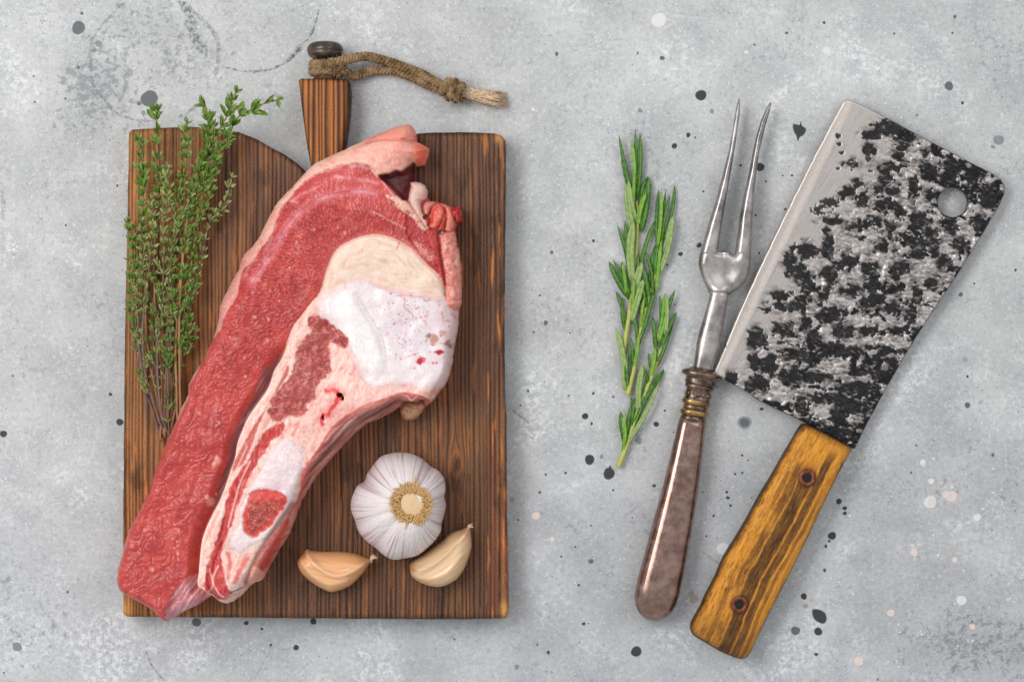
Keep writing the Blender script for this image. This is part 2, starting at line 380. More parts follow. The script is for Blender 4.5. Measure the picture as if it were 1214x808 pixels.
    # ring stains and hairline cracks
    arcs = [([(147,2),(128,22),(110,45),(107,70),(110,100),(125,120),(140,135),(165,143),(185,143)], 2.2, .75, G),
            ([(206,0),(222,8),(246,30),(258,48),(258,75),(254,92)], 3.2, .8, G), ([(212,0),(222,12),(228,35),(236,52),(246,64)], 7, .85, MD),
            ([(262,78),(285,84),(310,84),(335,76),(355,58),(370,38),(380,5)], 2.0, .9, MD), ([(340,72),(350,62),(360,52)], 4, .8, MD),
            ([(210,140),(225,132),(240,118)], 2.5, .7, G), ([(196,55),(202,72),(206,95)], 6, .6, G), ([(172,768),(180,788),(196,808)], 1.3, .8, MD),
            ([(296,44),(315,40),(330,44),(338,55)], 1.0, .5, Fa), ([(602,482),(616,492),(630,503)], 0.9, .7, MD), ([(830,652),(845,662),(857,671)], 0.9, .6, MD),
            ([(140,12),(146,0)], 6, .7, G), ([(322,760),(318,775),(300,806)], 1.2, .5, G), ([(0,220),(4,240),(2,262)], 3, .5, G), ([(744,154),(756,155),(760,163),(750,167)], 0.8, .6, MD),
            ([(112,60),(120,64)], 2.4, .6, MD), ([(1106,0),(1108,12)], 1.5, .4, G)]
    V = []; F = []; A = []; T = []
    for q, (pts, wd, al, c) in enumerate(arcs):
        p = crom(pts, 8, False); b = len(V); z = 0.22+q*0.004
        for i, a_ in enumerate(p):
            t = p[min(i+1, len(p)-1)]-p[max(i-1, 0)]; t = t/(np.hypot(*t)+1e-9); nn = np.array([-t[1], t[0]])
            ww = wd*(0.6+0.5*math.sin(3.1*i/len(p))+0.25*math.sin(i*0.9+q)); fa = al*min(1, i/3, (len(p)-1-i)/3+0.05)
            for u, k in ((-1, 0), (-.5, 1), (.5, 1), (1, 0)):
                V.append(W(a_[0]+nn[0]*u*ww, a_[1]+nn[1]*u*ww, z)); A.append(fa*k); T.append(lin(c))
        for i in range(len(p)-1):
            for k in range(3):
                a0 = b+i*4+k; F.append((a0, a0+1, a0+5, a0+4))
    me = mesh('ring_stain', V, F, True, {'film': A, 'tint': np.array(T)})
    tag(link('ring_stain', me, o, ring.m), 'faint grey ring marks and hairline scratches on the concrete', None, None, 'stuff')
build_table()

# ------------------------------------------------------------------ cutting board
BT = 20.0   # board thickness mm
def wood_board():
    m = M('burnt_pine', 0.5, 0, 0.2)
    fib = m.noise(1.0, 4, 0.65, co=m.map(2600, 160, 1)); fleck = m.noise(1.0, 3, 0.6, co=m.map(900, 1500, 1))
    c = m.attr('tint')
    c = m.mix(m.mr(fib, 0.35, 0.7, 0, 0.6), c, m.mix(1.0, c, (1.7, 1.55, 1.4), 'MULTIPLY'))
    c = m.mix(m.mr(fleck, 0.58, 0.72, 0, 0.30), c, rgba((190, 150, 120)))
    c = m.mix(m.mr(fleck, 0.44, 0.3, 0, 0.75), c, rgba((42, 28, 22)))
    m.set(Base_Color=c, Roughness=m.mr(fib, 0.3, 0.7, 0.38, 0.62)); m.bump(fib, 0.35, 0.0003)
    return m.m
MW = wood_board()
def grain(x, y, sd, zf):
    kx, ky = 541, 549
    dkn = np.hypot(x-kx, (y-ky)*0.45); push = 9*np.exp(-(dkn/10)**2)*np.sign(x-kx+0.01)*(1-np.exp(-(dkn/4)**2))
    u = x-push+4*fbm(x/160, y/420, 21)+1.5*fbm(x/30, y/160, 22, 2)
    ph = u+4.5*noise(u/23, 0*u, 23)+1.6*noise(u/8.0, 0*u+.5, 24)
    st = 0.5+0.5*np.cos(2*np.pi*ph/5.2)         # 1 = dark late-wood ridge
    st = st**1.4*np.clip(.75+.7*noise(u/3, y/200, 36), .3, 1)
    wide = fbm(u/22, y/900, 25, 3)
    tone = fbm(x/90, y/150, 26, 4)
    streak = fbm(u/5, y/260, 27, 3)
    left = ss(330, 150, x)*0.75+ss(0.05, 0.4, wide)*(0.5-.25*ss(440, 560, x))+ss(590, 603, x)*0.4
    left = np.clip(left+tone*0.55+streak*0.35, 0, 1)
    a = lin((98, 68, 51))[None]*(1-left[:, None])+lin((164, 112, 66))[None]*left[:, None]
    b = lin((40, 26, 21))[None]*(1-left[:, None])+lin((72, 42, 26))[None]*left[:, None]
    c = a*(1-st[:, None])+b*st[:, None]
    red = ss(0.1, 0.5, fbm(u/14+3, y/400, 28, 3))*ss(380, 520, x)
    c = c*(1+red[:, None]*np.array([0.35, 0.0, -0.05]))
    ob = ss(0.25, 0.5, fbm(u/5, y/70, 29, 3))*np.clip(ss(200, 140, x)+ss(560, 600, x)+0.32, 0, 1)
    c = c*(1-ob[:, None]*.75)+lin((200, 124, 56))*ob[:, None]*.75
    kn = np.exp(-(dkn/3.2)**2); c = c*(1-kn[:, None])+lin((58, 36, 26))*kn[:, None]
    rk = np.exp(-((dkn-6.5)/1.3)**2)*0.6; c = c*(1-rk[:, None])+lin((150, 92, 52))*rk[:, None]
    burn = ss(5.0, 0.3, sd+1.2*noise(x/5, y/5, 30))*(0.35+0.65*ss(-0.3, 0.3, fbm(x/40, y/40, 31)))
    c = c*(1-0.72*burn[:, None])
    corner = (np.exp(-(((x-148)/7)**2+((y-722)/14)**2))+np.exp(-(((x-598)/5)**2+((y-722)/10)**2))+np.exp(-(((x-592)/5)**2+((y-163)/7)**2))+.7*np.exp(-(((x-150)/5)**2+((y-170)/20)**2)))
    c = c*(1-0.7*corner[:, None])+lin((206, 150, 84))*0.7*corner[:, None]
    sm = ss(0.15, 0.55, fbm(x/34, y/60, 33, 4)); c = c*(1-0.5*sm[:, None]); gg = ss(.1, .5, fbm(u/12, y/60, 34, 4))*ss(.2, -.3, noise(x/60, y/90, 35)); c = c*(1+.5*gg[:, None]*np.array([1, .8, .5]))
    z = BT+0.5*(st-0.5)+0.25*wide-1.1*(1-dome(sd, 4))-zf
    return c, z
slab = [(152,157),(156,153),(190,151),(225,150),(255,151.5),(283,156.5),(303,164),(321,174),(337,183),(350,192),(358,200),(363,207),(368,214),
        (409,214),(416,206),(424,197),(440,182),(462,168),(480,161),(495,158),(511,157),(548,156),(587,158),(595,160.5),(599,166),(600,175),
        (599,290),(598,400),(599,470),(600.5,500),(601,600),(603,700),(603,728),(600,733),(560,734),(400,733.5),(260,732),(150,731),(145,728),(145,700),(145,600),(147,400),(150,260)]
handle = [(354,95),(356,93),(410,93),(413,95),(415,108),(414,134),(410,165),(405,190),(404,214),(371,214),(369,200),(363,168),(357,122)]
bd = empty('cutting_board', (-0.117, -0.019, 0), 'dark burnt pine cutting board with a notched handle under the meat', 'cutting board')
def fslab(x, y, sd):
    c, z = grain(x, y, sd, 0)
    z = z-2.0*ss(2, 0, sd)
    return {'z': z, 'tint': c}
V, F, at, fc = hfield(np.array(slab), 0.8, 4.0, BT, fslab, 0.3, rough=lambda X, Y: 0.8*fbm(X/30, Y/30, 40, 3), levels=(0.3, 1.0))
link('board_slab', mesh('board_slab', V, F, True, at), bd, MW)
def fhand(x, y, sd):
    u = x*0.93+2*noise(x/40, y/150, 50)
    st = (0.5+0.5*np.cos(2*np.pi*(u+3*noise(u/9, y/300, 51))/5.4))**1.3
    ton = np.clip(0.62+0.5*fbm(x/20, y/60, 52), 0, 1)
    a = lin((122, 76, 46))*(1-ton[:, None])+lin((184, 116, 58))*ton[:, None]
    c = a*(1-st[:, None])+lin((52, 32, 22))*st[:, None]
    right = ss(402, 409, x); c = c*(1-0.55*right[:, None])  # right flank darkened: shade from left-hand light painted in, along with scorching
    burn = ss(3.2, 0.2, sd); c = c*(1-0.65*burn[:, None])
    z = BT+0.35*(st-.5)-5.5*(1-dome(sd, 7))*(0.35+0.65*ss(384, 400, x))
    return {'z': z, 'tint': c}
V, F, at, fc = hfield(np.array(handle), 0.8, 2.5, BT, fhand, 2.0, levels=(0.4, 1.0))
link('handle', mesh('handle', V, F, True, at), bd, MW)
# turned knob and neck at the end of the handle
def lathe_y(prof, cx, n=36):
    """prof: (py, radius px), axis along the plan y, centre height 10.5 mm"""
    V = []; F = []
    for (py, r) in prof:
        for k in range(n):
            a = 2*math.pi*k/n; x, y, _ = W(cx, py, 10.5)
            V.append((x+math.cos(a)*r*S, y, 0.0108+math.sin(a)*r*S))
    for i in range(len(prof)-1):
        for k in range(n): F.append((i*n+k, i*n+(k+1) % n, (i+1)*n+(k+1) % n, (i+1)*n+k))
    F.append(tuple(range(n))[::-1]); F.append(tuple(range((len(prof)-1)*n, len(prof)*n)))
    return V, F
mk = M('aged_bronze', 0.28, 0.55, 0.6); kf = mk.noise(220, 5, 0.6)
mk.set(Base_Color=mk.mix(mk.mr(kf, .3, .7), rgba((44, 38, 33)), rgba((96, 84, 70))), Roughness=mk.mr(kf, .3, .7, .2, .42)); mk.bump(kf, .3, .0004)
V, F = lathe_y([(49.2, 3), (49.6, 9), (50.6, 14.5), (53, 18.6), (56, 20.8), (59, 21.4), (61, 21.2), (61.6, 20.4), (62.2, 20.9), (65, 20.2), (68, 17.6), (70, 14.5), (71, 12.5), (72, 12)], 385.5)
link('knob', fixn(mesh('knob', V, F)), bd, mk.m)
V, F = lathe_y([(70, 12.3), (74, 13), (80, 13.5), (88, 13.2), (96, 14)], 386)
link('neck', fixn(mesh('neck', V, F)), bd, MW)
bd.children[-1].data.attributes.new('tint', 'FLOAT_COLOR', 'POINT').data.foreach_set('color', [0.09, 0.05, 0.03, 1]*len(bd.children[-1].data.vertices))

# ------------------------------------------------------------------ jute cord
cord = empty('jute_cord', W(404, 80, 0), 'frayed brown jute cord looped round the board handle and knotted at its end', 'cord')
mj = M('jute', 0.9, 0, 0.1); jf = mj.noise(1.0, 4, 0.7, co=mj.map(1500, 1500, 1500))
jc = mj.mix(mj.mr(mj.noise(160, 4, .6), .35, .65), rgba((112, 84, 58)), rgba((184, 152, 114)))
jc = mj.mix(mj.mr(jf, .42, .25, 0, .8), jc, rgba((70, 50, 34))); jc = mj.mix(mj.mr(jf, .58, .72, 0, .6), jc, rgba((222, 196, 160)))
mj.set(Base_Color=jc); mj.bump(jf, 1.0, .0014)
mjl = M('frayed_jute', 0.9, 0, 0.1); q = mjl.noise(700, 4, .7); mjl.set(Base_Color=mjl.mix(mjl.mr(q, .3, .7), rgba((168, 138, 108)), rgba((226, 204, 176))))
def frames(P):
    out = []; last = None
    for i in range(len(P)):
        t = (P[min(i+1, len(P)-1)]-P[max(i-1, 0)]).normalized()
        s = t.cross(Vector((0, 0, 1))) if last is None else last-t*last.dot(t)
        if s.length < 1e-5: s = Vector((1, 0, 0))
        s.normalize(); last = s; out.append((t, s, s.cross(t)))
    return out
def resample(P, step):
    out = [P[0]]; acc = 0
    for a, b in zip(P[:-1], P[1:]):
        L = (b-a).length; t = step-acc
        while t <= L: out.append(a+(b-a)*(t/L)); t += step
        acc = L-(t-step)
    return out
fuzzV, fuzzF = [], []
def fuzz(p, d, L):
    q = [p, p+d*L*0.5+Vector((rnd.gauss(0, 1), rnd.gauss(0, 1), rnd.gauss(0, .5)))*L*.12, p+d*L+Vector((rnd.gauss(0, 1), rnd.gauss(0, 1), rnd.gauss(0, .5)))*L*.3]
    tube(q, [0.00012, 0.0001, 0.00004], 3, fuzzV, fuzzF)
def twisted(pts, rad_px, parent, name='cord_strand', strands=3, pitch=13.0, sub=10, fz=0.25):
    c = crom(np.array(pts, float), sub, False)
    P = resample([Vector(W(a[0], a[1], a[2])) for a in c], 1.0*S); fr = frames(P)
    for k in range(strands):
        Q = []; R = []
        for i, p in enumerate(P):
            t, s, u = fr[i]; a = 2*math.pi*(i/pitch+k/strands); r = rad_px*S
            Q.append(p+(s*math.cos(a)+u*math.sin(a))*r*0.66); R.append(r*0.50*(1+0.12*math.sin(i*0.7+k*2)))
            for _ in range(2 if rnd.random() < fz*1.6 else 0): fuzz(Q[-1]+(s*math.cos(a)+u*math.sin(a))*r*.4, (s*rnd.gauss(0, 1)+u*abs(rnd.gauss(0, .6))+t*rnd.gauss(0, .8)).normalized(), rnd.uniform(2, 5)*S)
        V, F = tube(Q, R, 7)
        link(name, mesh(name, V, F), parent, mj.m)
# wrap round the neck
wr = []
for i in range(0, 3*14+1):
    a = 2*math.pi*i/14+0.6; y = 74.5+13.5*i/(3*14)
    wr.append((386+15.5*math.cos(a), y+0.8*math.sin(i), max(3.4, 10.8+7.6*math.sin(a))))
twisted(wr, 4.2, cord, 'neck_wrap', 3, 9, 5, .4)
twisted([(392,74,19),(404,73,17),(418,69,12),(432,67,9),(451,70.5,7),(478,79.5,5),(501,88.5,5),(518,98.5,6),(528,104,8)], 5.2, cord)
twisted([(394,81,18),(405,82,15),(413,88,10),(421,90,7),(432,87,5),(444,83.5,4),(464,84,3.2),(483,89.5,3),(501,97.5,3.2),(518,105.5,4),(530,108,6)], 5.0, cord)
kn = []
for i in range(34):
    a = 2*math.pi*i/11.0; t = i/33.0
    cx, cy = 526+24*t, 103.5+7.5*t
    kn.append((cx-3.5*math.cos(a)*0.5, cy+10.2*math.cos(a)*math.sin(math.pi*(0.18+0.64*t)), 8.0+5.6*math.sin(a)))
twisted(kn, 4.4, cord, 'knot', 3, 9, 4, .35)
V, F = [], []
for k in range(260):
    t = rnd.gauss(0, .42); t = max(-1, min(1, t)); e = rnd.uniform(0.75, 1.0); z1 = rnd.uniform(0.6, 8)
    tx, ty = 601, 119
    x1 = 548+(tx-548)*e+rnd.gauss(0, 1.5); y1 = 110+(119.5-110)*e+t*11.0*e
    P = [Vector(W(544, 108.5+t*4, 7+rnd.gauss(0, 1.5))), Vector(W(558, 111+t*6+rnd.gauss(0, .8), 5+rnd.uniform(-2, 3))), Vector(W((548+x1)/2+6, (111+y1)/2+1.5+t*3+rnd.gauss(0, 1.2), z1)), Vector(W(x1, y1+rnd.gauss(0, 1), max(.5, z1*.7)))]
    tube(P, [0.0006, 0.0006, 0.0005, 0.0002], 4, V, F)
tag(link('frayed_end', mesh('frayed_end', V, F), cord, mjl.m), 'pale frayed fibres beyond the knot', None, None, 'stuff')
tag(link('loose_fibres', mesh('loose_fibres', fuzzV, fuzzF), cord, mjl.m), None, None, None, 'stuff')
# ------------------------------------------------------------------ beef rib cut
meat_out = [(372,192),(388,184),(404,177),(425,167.5),(446,157),(464,149.5),(473,147),(481,145),(487,147),(491,152),(493,160),(494,166.5),(501,170),(508,174.5),(507,184),(503,194.5),(497,196),
  (491.5,195.5),(491,205),(491.5,213),(498,215.5),(504,219),(507,226),(506,232.5),(510,237.5),(517,236.5),(521,239),(530,241.5),(538,245),(546,243),(546.5,251),(549,262),(543,264),(540,271),(540.5,280),
  (543.5,291),(545,303),(547.5,318),(547,340),(547,359),(544,368),(543.5,384),(541,398),(538,412),(536,430),(533,444),(529,454),(523,462),(516,472),(509,479),(503,484),(499,490),(493,496.5),(488,498.5),(480,499),(475,494),(473.5,487),(474,482),
  (464,489),(449,497),(433,503),(420,514),(408,526),(395,540),(383,554),(373,566),(364,580),(356,594),(349,613),(341,634),(333,647),(325,660),(318,672),(312,683),(308,690),(299,693),(294,697),(288,703),(281,709.5),(274,715),(267,717.5),(258,713),(251,707),
  (245,710),(234,718),(224,723),(214,728),(206,733),(198,738.5),(192,737.5),(186,731),(180,725),(167,717),(154,710),(146,707),(141,702),(138,696),(136,688),(138,674),(143,657),(145,645),(150,629),(159,613),(166,598),(175,582),(179,568),(183,553),(190,540),
  (193,529),(199,517),(206,500),(214,482),(221,468),(222,455),(228,443),(235,432),(239,426),(244,414),(250,403),(254,388),(257,375),(258,364),(261,354),(269,340),(275,328),(281,318),(283,307),(288,299),(297,291),(306,279),(314,261),(323,244),(333,232),(344,221),(356,207)]
rib = [(336,421),(326,438),(319,458),(306,477),(295,493),(288,509),(282,525),(279,542),(273,560),(263,588),(255,604),(248,618),(241,637),(238,657),(237,676),(235.5,692),(244,698),(252,708),(260,716),
  (267,722),(290,712),(315,692),(345,650),(370,590),(410,540),(450,505),(475,500),(490,503),(510,490),(545,450),(552,380),(552,340),(535,340),(527,336),(518,325),(507,315),(498,305),(490,297),(481,290.5),(472,285.5),(464,282),(454,279.5),(444,278.5),(433,280),(422,283.5),(413,287.5),(404,293),(397,301),(392,311),(388,322),(385,332),(380,347),(371,358),(359,374),(347,391)]
oval = [(385,334),(388,322),(392,311),(397,301),(404,293),(413,287.5),(422,283.5),(433,280),(444,278.5),(454,279.5),(464,282),(472,285.5),(481,290.5),(490,297),(498,305),(507,315),(518,325),(524,335),(527,352),(518,352),(505,349),(488,347),(470,344),(456,341),(439,334),(424,332),(408,341),(395,348),(386,356),(379,362)]
carti = [(424,331.5),(439,333),(456,341),(470,343),(488,346.5),(503,349),(518,352),(527,356),(536,358),(544,366),(543,384),(540,400),(538,411),(535,430),(532,443),(524,456),(513,459),(492,457),(468,455),(447,459),(437,457),(430,448),(421,430),(413,415),(404,404),(392,389),(382,376),(377,366),(384,353),(396,346),(408,340)]
lobe = [(410,343),(418,345),(423,351),(429,362),(436,374),(444,387),(451,400),(455,415),(456,428),(453,440),(446,447),(438,440),(430,427),(419,415),(411,402),(403,390),(396,375),(394,360),(400,350)]
mus = [(371,375),(378,376),(388,381),(400,390),(413,401),(411,411),(399,407),(390,406),(392,420),(393,440),(386,447),(380,453),(376,463),(373,473),(366,477),(363,489),(354,491),(344,492),(335,498),(329,497),(323,491),(322,486),(326,472),(337,458),(349,445),(351,432),(354,416),(359,406),(366,398),(373,394),(369,385)]
bone1 = [(341,519),(348,521),(355,527),(361,534),(362,545),(358,560),(355,573),(350,590),(344,606),(333,621),(322,633),(308,641),(299,645),(291,652),(282,650),(276,640),(281,626),(289,618),(290,600),(297,586),(302,575),(309,562),(316,548),(323,537),(331,526)]
marrow = [(300,582),(308,578.5),(318,577),(329,580),(337,583),(343.5,589),(341,597),(336,604),(330,613),(322,622),(313,629),(304,635),(297,632),(292,622),(291.5,611),(294,600),(297,592)]
leanA = [(344,432),(337,446),(324,473),(317,485),(306,501),(296,517),(287,533),(280,547),(279,557),(285,553),(292,547),(298,535),(304,520),(309,506),(314,494),(322,478),(333,460),(343,445)]
leanB = [(340,498),(330,502),(319,509),(312,518),(305,530),(299,540),(292,551),(284,562),(276,575),(271,594),(268,610),(264,626),(258,643),(251,662),(248,680),(246,693),(252,703),(262,710),(272,706),(277,701),(272,690),(268,672),(265,655),(270,640),(278,620),(284,600),(292,580),(300,563),(308,548),(318,532),(328,519),(340,509)]
sideR = [(511,478),(500,468),(482,464),(460,470),(440,476),(420,486),(400,500),(388,515),(378,532),(368,548),(360,570),(352,592),(341,610),(328,628),(317,642),(307,658),(299,675),(291,690),(294,700),(315,690),(345,650),(360,600),(390,550),(430,515),(470,495),(490,500)]
rededge = [(337,619),(328,632),(318,651),(309,668),(302,687),(309,684),(321,664),(332,645),(342,624),(343,612)]
flap = [(372,191),(404,176),(446,156),(481,144),(492,152),(495,166),(509,174),(504,196),(491,196),(488,191),(486,196),(481,200),(476,204),(470,203),(463,207),(456,208),(449,210),(443,203),(436,198),(420,195),(398,199),(377,207),(355,221),(345,235),(333,249),(322,279),(311,293),(300,310),(287,322),(281,352),(268,372),(262,390),(252,402),(244,414),(250,403),(257,375),(261,354),(281,318),(288,299),(306,279),(323,244),(344,221)]
flapTip = [(446,157),(464,149.5),(481,144),(492,152),(494,167),(480,168),(462,166),(446,167),(430,170)]
stub = [(490,172),(497,168),(508,174.5),(507,184),(503,195),(497,196),(490,190),(488,181)]
maroon = [(449,210),(456,207),(463,206),(470,202),(476,203),(481,199),(488,193),(492,194),(492,213),(487,219),(485,237),(478,238),(470,230),(460,220)]
fatJag = [(462,232),(468,233),(475,236),(480,240),(486,243),(490,250),(496,255),(500,264),(505,272),(503,275),(497,268),(490,259),(482,252),(474,246),(466,242),(462,237)]
sliver = [(484,250),(494,258),(503,273),(510,288),(513,300),(518,312),(522,326),(514,318),(505,310),(497,300),(490,291),(484,280),(482,265)]
paleR = [(491,287),(500,292),(510,300),(514,307),(511,312),(502,304),(494,297)]
white1 = [(485,232),(488,222),(486,216),(493,215),(500,216),(506,221),(507,229),(504,236),(498,239),(499,248),(503,258),(508,270),(506,272),(499,262),(492,252),(486,243)]
curls = [[(500,244),(505,238),(513,237),(517,241),(512,248),(508,256),(502,254)],[(509,262),(510,250),(515,242),(523,240),(527,247),(525,260),(519,271),(512,273),(508,269)],[(521,240),(530,242),(537,248),(540,258),(539,270),(533,276),(526,273),(528,260),(527,248)],
  [(535,244),(546,243),(546,252),(549,262),(542,264),(537,256)]]
lumps = [[(521,277),(529,270),(538,274),(541,284),(540,296),(531,297),(524,290)],[(523,294),(532,290),(543,293),(546,306),(547,320),(540,329),(530,326),(525,312)],[(528,324),(538,321),(547,323),(548,342),(544,356),(534,352),(529,340)],[(529,350),(538,349),(547,352),(546,364),(538,368),(531,362)]]
chunk = [(476,477),(484,475),(494,476),(501,473),(504,482),(499,490),(493,496.5),(488,498.5),(480,499),(475,494),(473,486)]
membr = [(336,421),(326,438),(319,458),(306,477),(295,493),(288,509),(282,525),(279,542),(273,560),(263,588),(255,604),(252,605),(257,590),(262,570),(267,555),(272,540),(275,520),(284,500),(292,485),(302,470),(308,452),(314,438),(324,430),(331,420)]
memB = [(197,728),(202,712),(208,700),(216,690),(225,683),(235,681),(236,690),(246,700),(252,706),(245,710),(224,723),(206,733),(199,738)]

def fmeat(x, y, sd):
    n = len(x)
    def SP(p, sm=True): return sdp(x, y, crom(p, 3) if sm else p)
    j1 = fbm(x/7, y/7, 60, 3); j2 = fbm(x/3.2, y/3.2, 64, 2); lo = fbm(x/45, y/45, 67, 3)
    C = np.tile(lin((188, 68, 62)), (n, 1)); wet = np.full(n, 0.0)
    def over(m, c):
        nonlocal C
        m = np.clip(m, 0, 1)[:, None]; C = C*(1-m)+(lin(c)[None] if len(np.shape(c)) == 1 else c)*m
    def msk(p, soft=1.5, jit=1.5, k=1.0, off=0.0): return ss(-soft, soft, SP(p)+jit*j1*2+off)*k
    dR = SP(rib)
    # ---------------- lean muscle relief
    ox, oy = 455., 350.
    r = np.hypot(x-ox, y-oy); th = np.arctan2(y-oy, x-ox)
    wx = 5*noise(x/17, y/17, 70); wy = 5*noise(x/17, y/17, 71)
    f1, f2, cid = worley((r+wx)/13, th*r.mean()/5.0+wy/6.2+0.5*noise(x/5, y/5, 77), 72)
    g1, g2, cid2 = worley((x+2.2*wx+3*noise(x/6, y/6, 78))/13, (y+2.2*wy+3*noise(x/6, y/6, 79))/9.5, 73)
    q1, q2, cid3 = worley((x+wx*.6)/4.6, (y+wy*.6)/3.8, 74)
    bl = ss(400, 520, y+0.2*x-60)
    calm = 1-0.75*ss(60, 20, np.hypot(x-420, y-235))*1
    e1 = ss(0.0, 0.27, f2-f1); e2 = ss(0.0, 0.42, g2-g1); e3 = ss(0.0, .4, q2-q1)
    cell = e1*(1-bl)+e2*bl
    lean_relief = .62*(1.12-.30*bl)*(1.25*cell*(0.5+.5*ss(-.35, .25, fbm(x/24, y/24, 75)))+0.22*e3*ss(-0.3, .3, fbm(x/15, y/15, 76))+0.22*j1+0.18*((cid*(1-bl)+cid2*bl)-0.5)*cell)
    upper = ss(260, 215, y-0.12*(x-420)); lean_relief *= (1-0.7*upper)
    # ---------------- base body
    leftR = 12+26*ss(430, 330, y)+0*x
    right_lower = ss(0, 12, dR)*ss(430, 480, y)
    base = 9+21*dome(sd, leftR)
    base = base*(1-right_lower)+(7+26*dome(sd, 20))*right_lower
    base += 2.5*lo
    cleft = ss(395, 440, y)
    out_band = ss(-15, -1, dR)*(dR < 2)*cleft*ss(0, 8, sd)
    z = base-9*out_band*(1-ss(0, 2, dR))
    onrib = ss(-0.5, 2.2, dR)
    z = z+onrib*(2.2*cleft+1.2*dome(dR, 12))*ss(0, 10, sd)-0.9*np.exp(-(dR/2.0)**2)*(1-cleft)
    isl = 1-ss(-2, 1, dR)
    z += lean_relief*isl*ss(0, 5, sd+2)*(1-0.8*out_band)
    # ---------------- lean colours
    over(ss(-0.3, 0.5, lo+0.3*j1)*.9, (172, 56, 53)); over(ss(0.0, 0.5, fbm(x/18, y/18, 80, 3))*0.6, (206, 92, 84))
    over((1-ss(0.0, 0.14, f2-f1))*(1-bl)*0.8*(1-.6*upper)*ss(-.4, .2, fbm(x/14, y/14, 171)), (104, 22, 30)); over((1-ss(0.0, 0.10, g2-g1))*bl*0.6*ss(-.5, .2, fbm(x/20, y/20, 168)), (122, 34, 42)); over(ss(.1, .5, fbm((x+wx)/4, (y+wy)/3, 169, 3))*bl*.25, (212, 104, 94))  # crease lines darkened: their shade is painted into the lean colour
    over((1-ss(0.0, 0.08, g2-g1))*ss(620, 680, y)*ss(0, .3, fbm(x/25, y/25, 170))*0.5, (216, 140, 134))
    over(ss(0.12, 0.5, fbm(x/9, y/9, 81, 3))*0.22, (214, 108, 100))
    over(upper*0.5, (204, 88, 86)); over(ss(0.35, .6, fbm(x/9, y/20, 82))*0.35, (150, 48, 54))
    over(ss(0, -14, dR)*0 + ss(-9, -2, dR)*(1-cleft)*0.5, (206, 90, 84))
    over(ss(.0, .45, fbm(x/30+5, y/30, 163, 3))*.45, (160, 52, 56)); over(ss(.1, .5, fbm(x/2.6+9, y/3.6, 165, 2))*.2, (140, 40, 46))
    dk = np.exp(-(((x-352)/12)**2+((y-345)/14)**2)); over(dk*.6, (150, 52, 56)); z -= 1.2*dk*isl
    # thin silverskin and tendon lines
    l1 = ln(x, y, [(300,334),(312,318),(322.5,303.5),(339,273.5),(349,261),(358,251.7),(372,240),(389.5,234),(409,229.5),(431,228),(446,231)])
    over(np.exp(-(l1/2.2)**2)*np.clip(.45+1.2*fbm(x/14, y/14, 166, 2), .1, .8), (220, 162, 172)); z -= 0.5*np.exp(-(l1/1.6)**2)*isl
    over(np.exp(-((l1-3.5)/3.0)**2)*.35, (220, 120, 130))
    for pts, wd, k in (([(345,239),(356,232),(370,225),(389.5,217)], 1.6, .7), ([(386,203),(404,200),(424,198),(444,201)], 2.8, .6), ([(398,210),(414,213),(432,215),(448,219)], 2.6, .6), ([(436.5,249),(455,258),(470,266),(486,273.6)], 1.1, .7),
                       ([(335,245),(341,238),(352,240)], 2, .6), ([(452,212),(460,224),(468,234)], 1.2, .8), ([(288,330),(300,312),(318,292),(328,268)], 2.2, .35), ([(478,285),(489,292),(500,300)], 1.4, .5)):
        d = ln(x, y, pts); over(np.exp(-((d+j1*1.5)/wd)**2)*k*np.clip(.6+1.4*fbm(x/9, y/9, 167, 2), .1, 1), (226, 166, 168)); z += 0.2*np.exp(-(d/wd)**2)*isl
    # fatty streaks & dots in the lean
    for (a, b, rr) in ((374,273,2),(353,288,1.6),(402,270,1.4),(410,277,2.2),(304,376,2),(320,378,2.2),(319,403,1.8),(333,357,1.6),(257,585,1.3),(186,487,1),(260,545,4.5),(256,549,3),(251,594,5),(248,588,3),(209,620,1.6),(214,628,2.2),(212,640,1.6),(183,673,3),(213,655,2.2),(293,446,2),(262,500,1.8),(322,345,1.2),(292,424,1.6),(275,400,1.3),(345,318,1.2)):
        d = np.hypot(x-a, (y-b)*.8); over(ss(rr*1.25, rr*.3, d+j2*1.6)*.65, (232, 172, 162)); z += .5*ss(rr*1.3, 0, d)
    # the outer fat and silverskin rim
    over(ss(20, 2, sd)*ss(470, 380, y)*(x < 330)*0.45*(0.8+j1), (216, 130, 132))
    over(ss(7, 1, sd)*ss(400, 430, y)*(x < 262)*(.5+.6*noise(x/14, y/22, 90))*ss(540, 500, y), (230, 186, 178))
    over(ss(5, 0, sd)*ss(600, 700, y)*0.3*(x < 200), (222, 120, 110))
    # membrane in the cleft and at the foot of the strip
    m = msk(membr, 1.6, 1.0); over(m*.85, (136, 88, 92)); stv = fbm(((x*0.87+y*0.5))/3.0, (y*.87-x*.5)/30, 92, 3)
    over(m*ss(.05, .5, stv)*.7, (188, 146, 150)); over(m*ss(-.1, -.5, stv)*.6, (84, 42, 46))
    m = msk(memB, 2.5, 1.5); over(m*.85, (196, 128, 134)); stb = fbm((x*.8+y*.6)/3.5, (y*.8-x*.6)/24, 93, 3); over(m*ss(0, .5, stb)*.8, (230, 196, 196)); over(m*ss(-.1, -.5, stb)*.5, (150, 72, 84))
    z -= m*(3.0+0.25*np.clip(y-700, -20, 40))*0.5-m*.8*stb
    # fat flap on top
    sf = SP(flap); m = ss(-1.2, 1.2, sf+j1*2); over(m, (230, 178, 162))
    over(m*ss(-.1, .5, fbm(x/12, y/8, 95))*.55, (238, 202, 186)); over(m*ss(0, .5, fbm(x/16+4, y/9, 96))*.6, (222, 138, 126)); over(m*ss(420, 500, x)*.45, (222, 130, 114))
